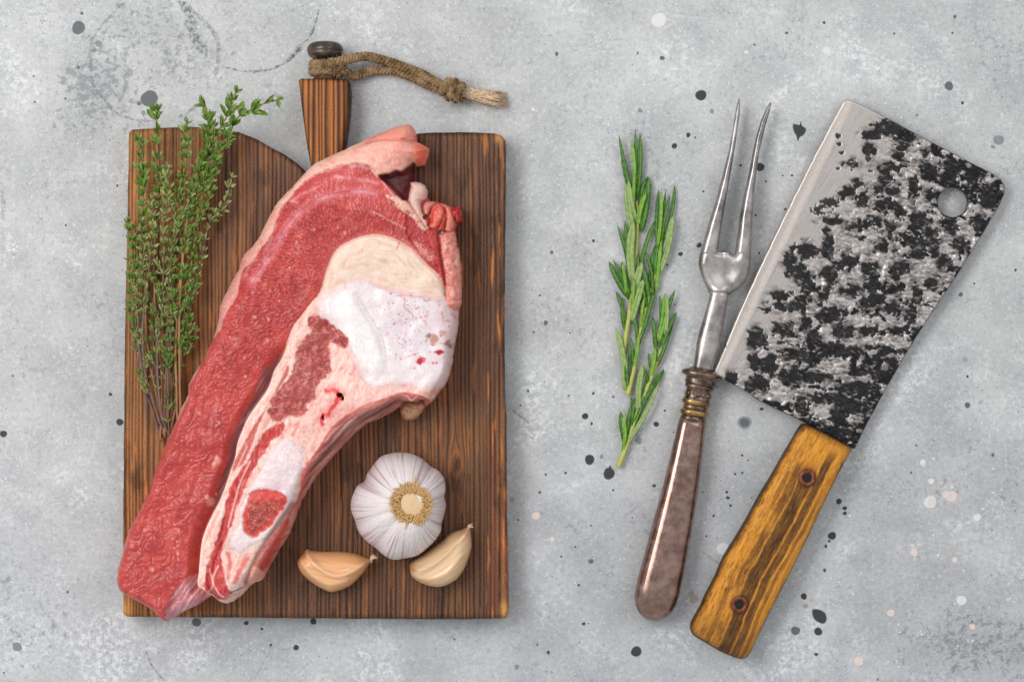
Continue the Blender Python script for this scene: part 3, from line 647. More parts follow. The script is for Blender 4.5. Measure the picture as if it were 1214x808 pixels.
    over(m*ss(250, 330, y)*.6, (214, 140, 136)); fold = ln(x, y, [(395,184),(420,176),(445,167),(470,166),(494,169)])
    over(m*np.exp(-(fold/2.2)**2)*.55*ss(400, 450, x), (206, 92, 80)); z += m*ss(300, 240, y)*(2.4*dome(sf, 7)+0.6*fbm(x/9, y/5, 97))-m*1.6*np.exp(-(fold/2)**2)*ss(410, 450, x)
    m = msk(flapTip, 1.5, .6); over(m*.75, (226, 140, 122)); z -= m*1.5
    over(ss(5, 0, sd)*(y < 175)*(x > 440)*.6, (210, 84, 66))
    m = msk(stub, 1.5, .8); over(m*.9, (216, 100, 80)); over(m*np.exp(-(np.abs(sd-1)/1.4)**2)*.6, (232, 150, 130)); over(m*np.exp(-(((x-491)/2.5)**2))*.5, (232, 170, 150))
    scal = ln(x, y, [(443,203),(449,210),(456,208),(463,207),(470,203),(476,204),(481,200),(486,196),(489,191)]); over(np.exp(-(scal/2.4)**2)*.7*(sf > -2), (238, 196, 176))
    # the deep maroon pocket below the flap
    sm_ = SP(maroon); m = ss(-.8, 1.2, sm_+j1); over(m, (108, 46, 50)); over(m*ss(0, .5, fbm((x+y)/4, (x-y)/12, 99))*.6, (146, 68, 66)); z -= 13*ss(-1, 5, sm_)
    # jagged fat and red sliver right of the round
    m = msk(sliver, 1.6, 1); over(m*.9, (170, 52, 56)); z -= m*2.0
    m = msk(paleR, 2.4, 3); over(m*.6, (230, 160, 150))
    m = msk(fatJag, 1.6, 3.5); over(m*.85, (230, 188, 170)); z += m*.7
    # ---------------- rib section
    mr_ = ss(-1.0, 0.8, dR+j2*.8); over(mr_, (236, 196, 184))
    over(mr_*ss(0, .5, fbm(x/10, y/14, 101))*.6, (240, 208, 196)); over(mr_*ss(.05, .5, fbm(x/8+9, y/10, 102))*.4, (220, 134, 124))
    vz = fbm((x*.87+y*.5)/5, (y*.87-x*.5)/26, 161, 3); over(mr_*ss(.12, .45, vz)*.5, (212, 120, 112)); over(mr_*ss(-.05, -.4, vz)*.6, (244, 222, 214)); over(mr_*np.exp(-(((x-400)/34)**2+((y-500)/30)**2))*.4, (220, 150, 140)); over(mr_*ss(.2, .45, fbm(x/4, y/5, 162, 3))*.45, (204, 100, 96))
    edge = np.exp(-((dR-2.0)/1.8)**2)*cleft*(x < 350); over(edge*.7, (244, 216, 200)); z += edge*1.0
    sa = SP(leanA); m = ss(-1, 1.2, sa+j1*1.4); over(m*.9, (190, 78, 72)); over(m*ss(.0, .5, fbm(x/3, y/9, 104))*.6, (216, 128, 116)); z -= m*.5
    sb = SP(leanB); m = ss(-1.2, 1.5, sb+j1*3); over(m*.95, (188, 44, 44)); over(m*ss(0, .4, fbm(x/4, y/12, 105))*.6, (222, 116, 108)); over(m*ss(-.1, -.5, fbm(x/4, y/12, 106))*.6, (156, 32, 40)); z += m*(.8*fbm(x/4, y/10, 105)-.5)
    for pts, wd in (([(262,668),(256,684),(262,700),(268,705)], 1.1), ([(276,630),(270,655),(272,680),(278,698)], 1.1), ([(300,545),(288,570),(280,598),(274,622)], 1.0), ([(249,700),(256,690),(252,672)], 1.0), ([(286,600),(284,620),(280,632)], 1.3), ([(296,528),(284,552),(276,566)], .9)):
        d = ln(x, y, pts); over(np.exp(-(d/wd)**2)*.8, (240, 196, 188)); z += .5*np.exp(-(d/1.2)**2)
    for pts in ([(266,640),(258,662),(254,676)], [(249,668),(250,690),(256,704),(268,708),(280,702)], [(270,612),(262,640)]):
        d = ln(x, y, pts); over(np.exp(-(d/1.6)**2)*.7, (150, 14, 24)); z -= 1.0*np.exp(-(d/1.4)**2)
    # round of fat
    so = SP(oval); m = ss(-1.2, 1.5, so+j2*.6); over(m, (230, 206, 190)); over(m*ss(.0, .6, fbm(x/18, y/7, 108))*.5, (236, 216, 202)); over(m*ss(.0, .5, fbm(so/5+.6*noise(x/20, y/20, 110), np.arctan2(y-372, x-452)*3, 109, 2))*.55, (212, 172, 150))
    mo_ = m.copy(); aa = np.arctan2(y-372, x-452); z = z+m*.12*fbm(so/4, aa*6, 109, 2)
    over(np.exp(-(so/2.2)**2)*.5*(y < 345), (232, 168, 158)); d = ln(x, y, [(474,288),(473,292),(471,296)]); over(np.exp(-(d/1.0)**2)*.8, (200, 110, 70))
    # cartilage
    sc_ = SP(carti); wd_ = 1.6+5*ss(455, 400, x)*ss(372, 345, y)+2.5*ss(440, 456, y); m = ss(-wd_, wd_, sc_+j1*(2+wd_*.5)); mc_ = m.copy(); over(m, (230, 220, 220))
    blu = np.exp(-(((x-487)/40)**2+((y-395)/42)**2)); over(m*blu*.55, (214, 204, 214)); over(m*ss(.0, .5, fbm(x/16, y/16, 111))*.5, (222, 206, 206)); over(m*ss(505, 540, x)*.55, (220, 178, 180)); over(m*ss(8, 0, sc_)*.35, (226, 186, 182)); over(m*ss(.2, .6, fbm(x/6, y/6, 113, 2))*.2, (216, 170, 178))
    z += m*(.2*fbm(x/18, y/18, 112)); d = ln(x, y, [(439,334),(456,341),(470,345),(488,349),(503,351),(520,356)]); over(np.exp(-(d/2.4)**2)*.75*(.5+j1), (232, 170, 160)); z += .9*np.exp(-((d)/2.2)**2)
    sl = SP(lobe); m = ss(-1.5, 2.5, sl); over(m*.8, (238, 232, 230)); z += 2.6*ss(-6, 9, sl)
    d = ln(x, y, [(424,351),(436,371),(446,388),(453,401),(457,418)]); z -= .5*np.exp(-((d-2)/2.4)**2)
    d = ln(x, y, [(378,366),(384,376),(396,390),(408,404),(420,424),(428,440),(436,452),(448,460),(468,457),(490,459)]); over(np.exp(-((d-1)/3)**2)*.35, (226, 170, 166)); z -= .6*np.exp(-(d/2.5)**2)
    red = np.zeros(n); rr = random.Random(3)
    for k in range(130):
        a = 462+rr.gauss(18, 22); b = 385+rr.gauss(0, 24); 
        if not (442 < a < 540 and 350 < b < 445): continue
        s_ = rr.uniform(.5, 1.25); red = np.maximum(red, ss(s_*1.6, s_*.3, np.hypot(x-a, y-b))*rr.uniform(.35, .9))
    over(red*m.clip(0, 0)+red*ss(0, 2, sc_)*(1-ss(-1, 1, sl)), (200, 70, 96))
    for pts, wd in (([(476,350),(480,356),(480,364),(486,370),(491,375)], .9), ([(508,370),(504,376),(505,384)], 1.0), ([(524,371),(526,380),(532,381)], 1.3), ([(500,352),(505,357),(510,356)], .8), ([(536,372),(540,376)], 1.2), ([(471,351),(480,351)], .8), ([(482,424),(490,420),(496,419)], .6)):
        d = ln(x, y, pts, smooth=False); over(ss(wd*1.9, wd*.2, d+j2*1.6)*.45, (206, 66, 76))
    for (a, b, ra, rb, c, k) in ((500,427,6.5,5,(190,22,50),1), (521,417,5,3.5,(176,16,40),1), (516,402,11,6,(176,112,92),.8), (532,408,6,5,(140,84,62),.8), (509,400,4,4,(150,80,60),.6), (526,395,5,4,(190,130,110),.6), (514,430,2,1.5,(200,50,70),.8), (518,430,1.5,1.5,(200,50,70),.8), (493,436,2,1.2,(200,60,80),.7), (468,384,1.6,1.5,(200,40,60),.9), (464,348,1.5,1.5,(190,40,60),.8)):
        d = np.hypot((x-a)/ra, (y-b)/rb)+j1*.9; over(ss(1.15, .5, d)*k, c); z -= .5*ss(1.1, .4, d)*(ra > 3)
    # dark muscle pocket
    smu = SP(mus); m = ss(-2.2, 1.8, smu+j1*5); over(m, (164, 72, 68)); over(m*ss(0, .4, fbm(x/11, y/11, 115, 3))*.7, (200, 110, 100)); over(m*ss(-.05, -.4, fbm(x/9, y/10, 116, 3))*.7, (140, 56, 56))
    over(m*ss(.10, .01, np.abs(noise(x/11, y/13, 119)))*.35, (210, 150, 140)); over(m*ss(.25, .5, fbm(x/10, y/3, 117))*.5, (226, 176, 164)); over(np.exp(-(smu/1.8)**2)*.35, (206, 84, 84)); z += m*(-1.2+1.6*fbm(x/11, y/11, 118, 2)+.3*e2)
    # bone end and marrow
    sbn = SP(bone1); m = ss(-3.5, 3, sbn+j1*3.5); over(m, (230, 214, 214)); over(m*ss(0, .5, fbm(x/9, y/14, 120))*.5, (226, 216, 219)); over(m*ss(570, 545, y)*ss(.0, .4, fbm(x/2.2, y/2.2, 121))*.5, (216, 150, 160)); z += m*(1.2*dome(sbn, 8))
    over(np.exp(-(((x-332)/12)**2+((y-575)/5)**2))*.5*m, (216, 160, 180))
    for pts, wd, c in (([(368,548),(362,562),(360,574)], 4, (214, 60, 58)), ([(356,500),(350,514)], 3, (226, 130, 120)), ([(296,660),(288,672),(282,686)], 4, (206, 70, 66)), ([(274,654),(276,668),(274,682)], 3, (204, 62, 60))):
        d = ln(x, y, pts); over(ss(wd*1.4, 0, d+j1*3)*.75, c)
    sm2 = SP(marrow); m = ss(-2.2, 2, sm2+j1*3+j2); over(m, (204, 66, 58)); core = ss(1, 8, sm2+j1*5)*ss(585, 597, y+j1*8)
    sp = .6*fbm(x/2.3, y/2.3, 123, 3)+.55*fbm(x/7, y/7, 124, 2)+.12; over(m*core*.8, (150, 60, 52)); over(m*core*ss(.22, .5, sp)*.6, (206, 150, 122)); over(m*core*ss(-.05, -.3, sp)*.85, (96, 20, 22)); over(m*(1-core)*ss(.1, .4, sp)*.5, (232, 110, 90))
    z += m*(-1.8+1.2*core*sp); over(ss(1.3, 0, np.abs(sm2+1.6))*.4*(y > 590), (240, 220, 214))
    # bright blood by the hole
    for pts, wd in (([(396,461),(402,465),(404,470),(400,477),(395,484),(392,490)], 3.2), ([(388,463),(397,461)], 1.6), ([(385,488),(383,496),(384,502)], 1.8)):
        d = ln(x, y, pts); over(ss(wd*3.4, .2, d+j1*4)*.5, (222, 84, 80)); over(ss(wd*1.4, .2, d+j1*3.4)*.9, (206, 26, 34))
    d = np.hypot((x-404.5)/3.6, (y-467.5)/2.6); d = np.minimum(d, np.hypot((x-408)/1.6, (y-471)/3)); over(ss(1.15, .5, d)*.9, (52, 14, 16)); z -= 9*ss(1.2, .5, d)
    d = np.hypot((x-385-j1*3)/1.8, (y-494)/4); over(ss(1.1, .4, d)*.8, (110, 20, 26)); z -= 4*ss(1.2, .5, d)
    # long side face with membranes, lower right
    u = SP(sideR); m = ss(-1, 1.5, u+j1*1.2)*ss(-1, 2, dR); over(m, (186, 120, 112))
    dd = np.clip(sd, 0, 40); st = noise(dd/3.1+fbm(x/50, y/50, 130)*2, (x-y)/60, 131)
    over(m*ss(.1, .5, st)*.7, (224, 178, 164)); over(m*ss(-.1, -.5, st)*.75, (112, 56, 56)); over(m*np.exp(-((dd-9)/3.0)**2)*.7*ss(340, 380, x), (98, 56, 56)); over(m*ss(4.5, 1, dd)*.7, (214, 146, 134))
    over(m*np.exp(-((u-1)/2.5)**2)*.6, (206, 92, 84)); over(m*ss(640, 610, y)*ss(595, 620, y)*.3, (224, 160, 150))
    dks = ln(x, y, [(348,596),(330,622),(310,652),(300,672),(293,690)]); over(np.exp(-(dks/3.2)**2)*.8, (146, 86, 76)); z -= 2.0*np.exp(-(dks/3)**2)
    m = msk(rededge, 2.5, 3.5); over(m*.8, (186, 40, 42)); over(m*ss(0, .4, vz)*.5, (222, 130, 116)); over(msk([(294,690),(299,677),(303,668),(309,672),(313,683),(305,692)], 1.2, .6)*.7, (232, 170, 152))
    z += m*.6*0
    d = ln(x, y, [(276,700),(283,697),(290,695)]); over(ss(1.4, .4, d+j2*1.6), (50, 16, 18)); d = ln(x, y, [(268,712),(278,704),(290,697),(298,690)]); over(np.exp(-((d)/3)**2)*.4, (236, 200, 190))
    z += onrib*(.35*j1+.15*j2)*(1-.85*np.maximum(mc_, mo_))
    # lumps, curls, scraps on the right
    for k, L in enumerate(lumps):
        s_ = SP(L); m = ss(-1.5, 1.5, s_+j1*2); over(m, (224, 142, 130)); over(m*ss(0, .4, fbm(x/7, y/9, 140))*.7, (236, 192, 176)); over(m*ss(.0, .4, fbm(x/5, y/8, 141))*.5, (206, 92, 86)); z = z*(1-.3*m)+m*(.3*24)+m*(2.6*dome(s_, 9)+1.5*fbm(x/6, y/8, 142))
    d = np.hypot((x-540)/3, (y-316)/3); over(ss(1, .3, d)*.6, (170, 120, 84))
    s_ = SP(white1); m = ss(-.8, .8, s_+j1*1.2); over(m, (222, 188, 176)); over(m*ss(0, .5, fbm(x/5, y/5, 143))*.5, (206, 140, 128)); z = z*(1-.5*m)+m*.5*20+m*4*dome(s_, 6)
    cc = [(196, 126, 112), (216, 106, 92), (214, 122, 106), (168, 34, 34)]
    for k, L in enumerate(curls):
        s_ = SP(L); m = ss(-.8, .8, s_+j1*.6); over(m, cc[k]); over(m*ss(0, .4, fbm(x/4, y/5, 145+k))*.5, (230, 160, 144)); z = z*(1-.6*m)+m*.6*(16+3*(k == 1))+m*4.5*dome(s_, 6); z -= 1.5*np.exp(-(s_/1.2)**2)
    d = ln(x, y, [(512,264),(513,252),(518,245)]); over(np.exp(-(d/2)**2)*.7, (196, 50, 44)); z -= 1.5*np.exp(-(d/1.8)**2)
    d = ln(x, y, [(519,274),(521,290),(523,305),(527,330),(528,350)]); over(np.exp(-(d/1.3)**2)*.6, (120, 44, 40)); z -= 2.2*np.exp(-(d/1.6)**2)
    d = np.hypot((x-505)/4, (y-258)/3); over(ss(1.1, .6, d)*.9, (96, 50, 36)); z -= 3*ss(1.1, .5, d)
    d = np.hypot((x-524)/5, (y-276)/4); over(ss(1.1, .5, d)*.7, (120, 84, 72)); z -= 3*ss(1.1, .5, d)
    s_ = SP(chunk); m = ss(-.8, .8, s_); over(m, (186, 138, 108)); over(m*ss(0, .4, fbm(x/4, y/4, 150))*.6, (214, 176, 146)); over(m*ss(-.1, -.4, fbm(x/4, y/4, 151))*.6, (140, 88, 64)); z = z*(1-m)+m*(7+7*dome(s_, 8)+1.2*fbm(x/4, y/5, 152))
    over(ss(2.2, .2, sd)*(x > 500)*(y > 440)*.7, (190, 40, 46)); over(ss(2.0, .2, sd)*(x > 525)*(y > 350)*(y < 440)*.5, (204, 150, 120))
    C = C*(1+0.10*j2[:, None]); g_ = C.mean(1)[:, None]; C = np.clip(g_+(C-g_)*1.06, .003, 1)
    gloss = np.clip(.52-.14*mc_+.25*fbm(x/12, y/12, 160)-.10*isl+.12*(ss(-1, 2, so)), .2, .7)
    return {'z': BT+np.maximum(z, 2.5), 'tint': np.clip(C, 0.003, .95), 'gloss': gloss}
mm = M('raw_beef', 0.35, 0, 0.5)
mf = mm.noise(1500, 3, .6); mf2 = mm.noise(600, 4, .65)
mm.set(Base_Color=mm.mix(mm.mr(mf2, .3, .7), mm.mix(1.0, mm.attr('tint'), (.95, .93, .93), 'MULTIPLY'), mm.mix(1.0, mm.attr('tint'), (1.04, 1.04, 1.04), 'MULTIPLY')),
       Roughness=mm.attr('gloss', 'Fac'), Coat_Weight=0.14, Coat_Roughness=0.16)
mm.b.inputs['Subsurface Weight'].default_value = 0.22; mm.b.inputs['Subsurface Radius'].default_value = (1.0, 0.35, 0.25); mm.b.inputs['Subsurface Scale'].default_value = 0.0022
mm.bump(mm.mth('ADD', mf, mf2), 0.13, 0.0004)
beef = empty('beef_rib', W(350, 440, BT), 'raw beef on the bone, a long lean strip beside a creamy rib', 'meat')
V, F, at, fc = hfield(np.array(meat_out), 0.8, 0.8, 42, fmeat, BT+0.2, rough=lambda X, Y: 0.9*fbm(X/9, Y/9, 59, 3), levels=(0.35, 0.7, 1.0), inset=2.5)
fx, fy = fc[:, 0], fc[:, 1]
rid = np.zeros(len(F), int)                       # lean
def put(p, k):
    rid[sdp(fx, fy, crom(p, 3)) > 0] = k
put(flap, 1); put(maroon, 0); put(rib, 2); put(oval, 3); put(carti, 4); put(bone1, 5); put(marrow, 6); put(mus, 7)
for L in lumps+curls+[white1]: put(L, 8)
put(chunk, 9); put(memB, 10)
split(V, F, at, rid, ['lean_meat', 'fat_flap', 'marbled_fat', 'fat_round', 'cartilage', 'rib_bone', 'bone_marrow', 'muscle', 'fat_trimming', 'gristle', 'membrane'], mm.m, beef,
      ['deep red lean strip with fine creases', 'salmon pink fat flap at the top', 'pinkish cream fat streaked with red', 'smooth cream disc of fat', 'white glossy cartilage with red specks', 'whitish rib bone', 'red porous marrow', 'dull red muscle patch', 'curled pink scraps of fat at the right edge', 'tan lump of gristle', 'silvery membrane at the foot'])
# ------------------------------------------------------------------ garlic bulb
def garlic_bulb():
    out = crom([(465,537.6),(476,537),(488,539),(500,545),(510.5,554),(519,559),(525.5,568),(527.5,581),(526,590),(528,600),(526,611),(523,622),(522,631),(516,641),(509,648),(501,655),(493,660),(479,663),(465,664.5),(454,659),(445,651),(433,642),(424,631),(420,619),(415,605),(415,595),(418,585),(423,576),(431,571),(434,562),(439,555),(445,547),(452,541)], 6)
    root = empty('garlic_bulb', W(473, 601, BT), 'whole white garlic bulb with purple streaked skin, root end upward', 'garlic')
    c1 = np.array([472., 601.]); c0 = np.array([487., 596.]); zr = BT+18
    d = out-c1; ang = np.arctan2(d[:, 1], d[:, 0]); rad = np.hypot(d[:, 0], d[:, 1]); o = np.argsort(ang)
    n = 300; T = np.linspace(-np.pi, np.pi, n, endpoint=False)
    Rt = np.interp(T, np.r_[ang[o]-2*np.pi, ang[o], ang[o]+2*np.pi], np.r_[rad[o]]*1 if False else np.tile(rad[o], 3))
    Rs = np.convolve(np.r_[Rt[-40:], Rt, Rt[:40]], np.ones(61)/61, 'same')[40:-40]
    lob = Rt-Rs
    prof = [(s, 1) for s in np.linspace(0.0, 1, 46)]
    V = []; tint = []; rowsn = 0
    cz = np.array([min(lob[k-2:k+3].min() if 2 <= k < n-3 else lob[k], 0) for k in range(n)])
    for i, (s, _) in enumerate(prof):
        a = s*math.pi*0.5                      # crown to widest
        f = math.sin(a)**0.86; hgt = 37*math.cos(a)**0.82+5.5
        dip = 6.5*math.exp(-(f/0.27)**2)
        c = c0*(1-f)+c1*f
        R = (Rs*(1-f)*0.96+Rt*f)
        cr = 1.6*np.clip(-lob/2.2, 0, 1)*math.sin(math.pi*min(1, f*1.0))**.6
        tt = T*7+0.0
        st = fbm(np.cos(T)*9+20, np.sin(T)*9+20, 170, 4)
        z = BT+hgt-dip-cr*0.9-0.35*np.abs(noise(np.cos(T)*26+50, np.sin(T)*26+50, 171))+.25*noise(np.cos(T)*12*(.4+f), np.sin(T)*12*(.4+f), 172)
        x = c[0]+np.cos(T)*R*f; y = c[1]+np.sin(T)*R*f
        V.append(Wa(x, y, z, zr)); rowsn += 1
        base = lin((222, 213, 212))[None]*np.ones((n, 1))
        lin1 = ss(.12, .5, noise(np.cos(T)*21+5, np.sin(T)*21+5, 173)+.35*noise(np.cos(T)*50, np.sin(T)*50, 174)+.25*noise(T*3, f*3+0*T, 175)); k = (lin1*ss(.3, .75, f)*(.55+.3*np.sin(T-0.2)*0+.35*ss(-.3, .3, fbm(np.cos(T)*2*f+3, np.sin(T)*2*f, 176))))[:, None]*.95
        base = base*(1-k)+lin((164, 124, 138))*k
        k = (ss(.2, .6, noise(np.cos(T)*40, np.sin(T)*40+9, 177))*.5*ss(.2, .5, f))[:, None]; base = base*(1-k)+lin((236, 230, 230))*k
        k = (ss(.5, .25, f)*.5)*np.ones((n, 1)); base = base*(1-k)+lin((218, 206, 194))*k
        k = (np.clip(-lob/1.6, 0, 1)*ss(.6, 1, f)*.35)[:, None]; base = base*(1-k)+lin((176, 140, 150))*k
        tint.append(base)
    for a in np.linspace(.08, 1, 12):          # underside
        f = math.cos(a*math.pi*.5)*.7+.3*(1-a); f = max(f, .25)
        z = BT+5.5+13-(18.2)*math.sin(a*math.pi*.5)*1 if False else BT+5.5*(1-a)+0.2+0*T
        V.append(Wa(c1[0]+np.cos(T)*Rt*(1-.45*a*a), c1[1]+np.sin(T)*Rt*(1-.45*a*a), z, zr)); tint.append(tint[-1]); rowsn += 1
    V = np.concatenate(V); tint = np.concatenate(tint)
    F = [(i*n+k, (i+1)*n+k, (i+1)*n+(k+1) % n, i*n+(k+1) % n) for i in range(rowsn-1) for k in range(n)]
    m = M('garlic_skin', .42, 0, .4); nf = m.noise(500, 4, .6); m.set(Base_Color=m.mix(nf, m.mix(1.0, m.attr('tint'), (.9, .9, .9), 'MULTIPLY'), m.mix(1.0, m.attr('tint'), (1.04, 1.04, 1.04), 'MULTIPLY')))
    m.b.inputs['Subsurface Weight'].default_value = .15; m.b.inputs['Subsurface Radius'].default_value = (1, .6, .5); m.b.inputs['Subsurface Scale'].default_value = .003
    m.bump(nf, .15, .0004)
    link('papery_skin', fixn(mesh('papery_skin', V, F, True, {'tint': tint})), root, m.m)
    mr = simple('root_plate', (216, 186, 146), .8, 0, .18, 900, .6, .0006)
    V, F = [], []; n = 28; rows = 7; zt = BT+39.0
    for i in range(rows):
        f = i/(rows-1)
        for k in range(n):
            t = 2*math.pi*k/n; r = 15.5*f*(1+.06*math.sin(3*t)+.04*math.sin(5*t+1))
            V.append(W(488+r*math.cos(t)*.95, 598+r*math.sin(t)*1.12, zt+1.0*(1-f*f)+.25*rnd.random()))
    for i in range(rows-1):
        for k in range(n): F.append((i*n+k, (i+1)*n+k, (i+1)*n+(k+1) % n, i*n+(k+1) % n))
    link('root_plate', fixn(mesh('root_plate', V, F)), root, mr.m)
    V, F = [], []
    for k in range(900):
        t = rnd.uniform(0, 2*math.pi); r = rnd.uniform(12.5, 22.0)*(1+.1*math.sin(2*t+1)); lean = rnd.gauss(.55, .45); L = rnd.uniform(2.2, 5.0)
        x0, y0 = 488+r*math.cos(t), 597+r*math.sin(t)*1.08; z0 = zt-.2+.05*min(8, max(0, r-12))-.02*max(0, r-17)**1.5
        a2 = t+rnd.gauss(0, .6)
        P = [Vector(W(x0, y0, z0)), Vector(W(x0+math.cos(a2)*L*.5*lean, y0+math.sin(a2)*L*.5*lean, z0+L*.35)), Vector(W(x0+math.cos(a2)*L*lean*1.3, y0+math.sin(a2)*L*1.3*lean, z0+L*.32))]
        tube(P, [.00034, .00034, .0002], 4, V, F)
    for (dx, dy, L) in ((2, -27, 13), (-14, -20, 8), (5, -25, 9), (-10, -22, 5)):
        P = [Vector(W(490+dx*.6, 597+dy*.6, zt)), Vector(W(490+dx*.8, 597+dy*.9, zt+1)), Vector(W(490+dx+1, 597+dy-L*.6, zt-.6))]
        tube(P, [.0006, .0007, .0003], 5, V, F)
    mrf = simple('root_fibre', (204, 164, 108), .85, 0, .32, 1400, .3, .0003)
    tag(link('root_stubble', mesh('root_stubble', V, F), root, mrf.m), 'ring of short tan root stubble', None, None, 'stuff')
garlic_bulb()
def clove(outline, ridges, cols, label, tip, loc, hh, cut):
    root = empty('garlic_clove', W(loc[0], loc[1], BT), label, 'garlic clove', 'loose garlic cloves in front of the bulb')
    m = M('clove_skin', .3, 0, .45); nf = m.noise(700, 4, .6); m.set(Base_Color=m.mix(nf, m.mix(1.0, m.attr('tint'), (.92, .9, .88), 'MULTIPLY'), m.attr('tint')), Coat_Weight=.15, Coat_Roughness=.25)
    m.b.inputs['Subsurface Weight'].default_value = .15; m.b.inputs['Subsurface Radius'].default_value = (1, .6, .3); m.b.inputs['Subsurface Scale'].default_value = .003; m.bump(nf, .1, .0003)
    P = crom(outline, 5)
    ax = np.array(ridges[0][-1], float)-np.array(ridges[0][0], float); ax /= np.hypot(*ax); nn = np.array([-ax[1], ax[0]])
    def f(x, y, sd):
        C = np.tile(lin(cols[0]), (len(x), 1)); u = (x-loc[0])*nn[0]+(y-loc[1])*nn[1]; v = (x-loc[0])*ax[0]+(y-loc[1])*ax[1]
        def ov(mk, c):
            nonlocal C
            mk = np.clip(mk, 0, 1)[:, None]; C = C*(1-mk)+lin(c)*mk
        stz = noise(u/2.6+v*v*.0012/2.6, v/45, 180)+.4*noise(u/1.3, v/40, 181)
        ov(ss(0, .6, stz)*.35, cols[1]); ov(ss(0, -.6, stz)*.22, cols[2]); ov(ss(8, 0, sd)*.35, cols[2])
        z = 3+hh*dome(sd, 17)**1.15
        for q, r_ in enumerate(ridges):
            d = ln(x, y, r_); z += 1.9*np.exp(-(d/3.2)**2)*ss(0, 6, sd)*(1 if q == 0 else .5); ov(np.exp(-(d/1.5)**2)*.45, cols[3])
        d = np.hypot(x-cut[0], y-cut[1]); ov(ss(9, 2, d)*.7, cols[2]); z -= 1.0*ss(7, 0, d)
        ov(ss(12, 3, np.hypot(x-tip[0], y-tip[1]))*.6, cols[4])
        return {'z': BT+z, 'tint': C}
    V, F, at, fc = hfield(P, .9, .9, BT+7, f, BT+.2, levels=(.5, 1.0), inset=5)
    link('clove_body', mesh('clove_body', V, F, True, at), root, m.m)
    V, F = [], []; t = tip
    for k in range(5):
        a = cut[2]+rnd.gauss(0, .35); L = rnd.uniform(5, 9)
        tube([Vector(W(t[0]-math.cos(a)*3, t[1]-math.sin(a)*3, BT+6)), Vector(W(t[0]+math.cos(a)*L*.5, t[1]+math.sin(a)*L*.5, BT+7.5)), Vector(W(t[0]+math.cos(a+.5)*L, t[1]+math.sin(a+.5)*L, BT+8))], [.0009, .0006, .00015], 6, V, F)
    link('dry_tip', mesh('dry_tip', V, F), root, simple('dry_tip', (206, 178, 146), .7, 0, .2, 900, .3).m)
clove([(352,667),(355,660),(359,655),(363,651),(370,653),(384,654),(397,654),(410,654.5),(422,656.5),(432,660),(440.5,663.5),(437,669),(432,677),(425,685),(417,693),(408,698),(399,701),(391,702),(381,698),(371,692),(361,684),(354,675)],
      [[(366,656),(380,671),(400,680),(420,675),(437,665)], [(357,662),(372,680),(392,690),(412,686)]], [(232, 174, 124), (240, 198, 156), (204, 138, 84), (244, 212, 178), (220, 150, 106)],
      'peach brown garlic clove lying nearest the meat tip, flat side up', (440, 663), (396, 676), 15, (359, 656, -.6))
clove([(485.5,675),(486,668),(492,663),(503,656),(514,648),(524,641),(531,634),(539,630),(546,628),(551,626),(557,627),(558.5,637),(559,648),(556,660),(552,671),(547,680),(540,688),(531,693),(522,696),(512,695.5),(502,692.5),(493,688),(487,682)],
      [[(488,672),(505,671),(523,660),(537,646),(551,629)], [(492,684),(512,685),(532,676),(548,658)]], [(234, 200, 160), (242, 220, 190), (206, 152, 98), (210, 150, 124), (216, 160, 134)],
      'pale cream garlic clove touching the lower right of the bulb', (555, 626), (526, 664), 16, (489, 672, -1.2))

# ------------------------------------------------------------------ herbs
def leaf_mesh(name, L, wd, n=6, fold=.25, arc=.15, curl=0.0, pts=3):
    """unit leaf along +X, L long, wd wide (m)"""
    V = []; F = []
    for i in range(n+1):
        t = i/n; x = L*t; hw = wd*.5*(math.sin(math.pi*min(1, t*.93+.05))**.75)*(1 if t < .98 else .2); z = arc*L*math.sin(math.pi*t*.6)-curl*L*t*t
        if pts == 3: row = [(-1, fold*hw), (0, 0), (1, fold*hw)]
        else: row = [(-1, -.15*hw), (-.55, .22*hw), (0, .02*hw), (.55, .22*hw), (1, -.15*hw)]
        for u, dz in row: V.append((x, u*hw, z+dz))
    m = len(row)
    for i in range(n):
        for k in range(m-1): a = i*m+k; F.append((a, a+m, a+m+1, a+1))
    return V, F
def leafmat(name, top, var, back, rough=.5):
    m = M(name, rough, 0, .3); nf = m.noise(420, 3, .6); oi = m.n('ShaderNodeObjectInfo').outputs['Random']; t = m.attr('shade', 'Fac')
    c = m.mix(m.mr(nf, .3, .7), rgba(top), rgba(var)); c = m.mix(t, c, rgba(back)); g = m.n('ShaderNodeNewGeometry').outputs['Backfacing']
    c = m.mix(m.mth('MULTIPLY', g, .7), c, rgba(back)); m.set(Base_Color=c); m.bump(nf, .3, .0002)
    m.b.inputs['Subsurface Weight'].default_value = 0; return m.m
ML1 = leafmat('thyme_leaf_fresh', (58, 98, 22), (108, 142, 46), (150, 168, 98)); ML2 = leafmat('thyme_leaf_grey', (88, 106, 40), (136, 146, 74), (176, 178, 120))
MSa = simple('thyme_stem_woody', (118, 94, 90), .8, 0, .35, 500, .5); MSb = simple('thyme_stem_tan', (158, 116, 76), .6, 0, .25, 400, .3)
def place_leaf(V, F, A, base, tgt, up, L, wd, shade, Vl=None):
    V0, F0 = Vl; x = (tgt).normalized(); y = up.cross(x).normalized(); z = x.cross(y); b = len(V)
    for v in V0:
        p = base+x*v[0]*L+y*v[1]*wd+z*v[2]*L; V.append(tuple(p)); A.append(shade)
    for f in F0: F.append(tuple(b+i for i in f))
UL = leaf_mesh('u', 1, 1, 5, .3, .18); UL = ([(a, b, c) for a, b, c in UL[0]], UL[1])
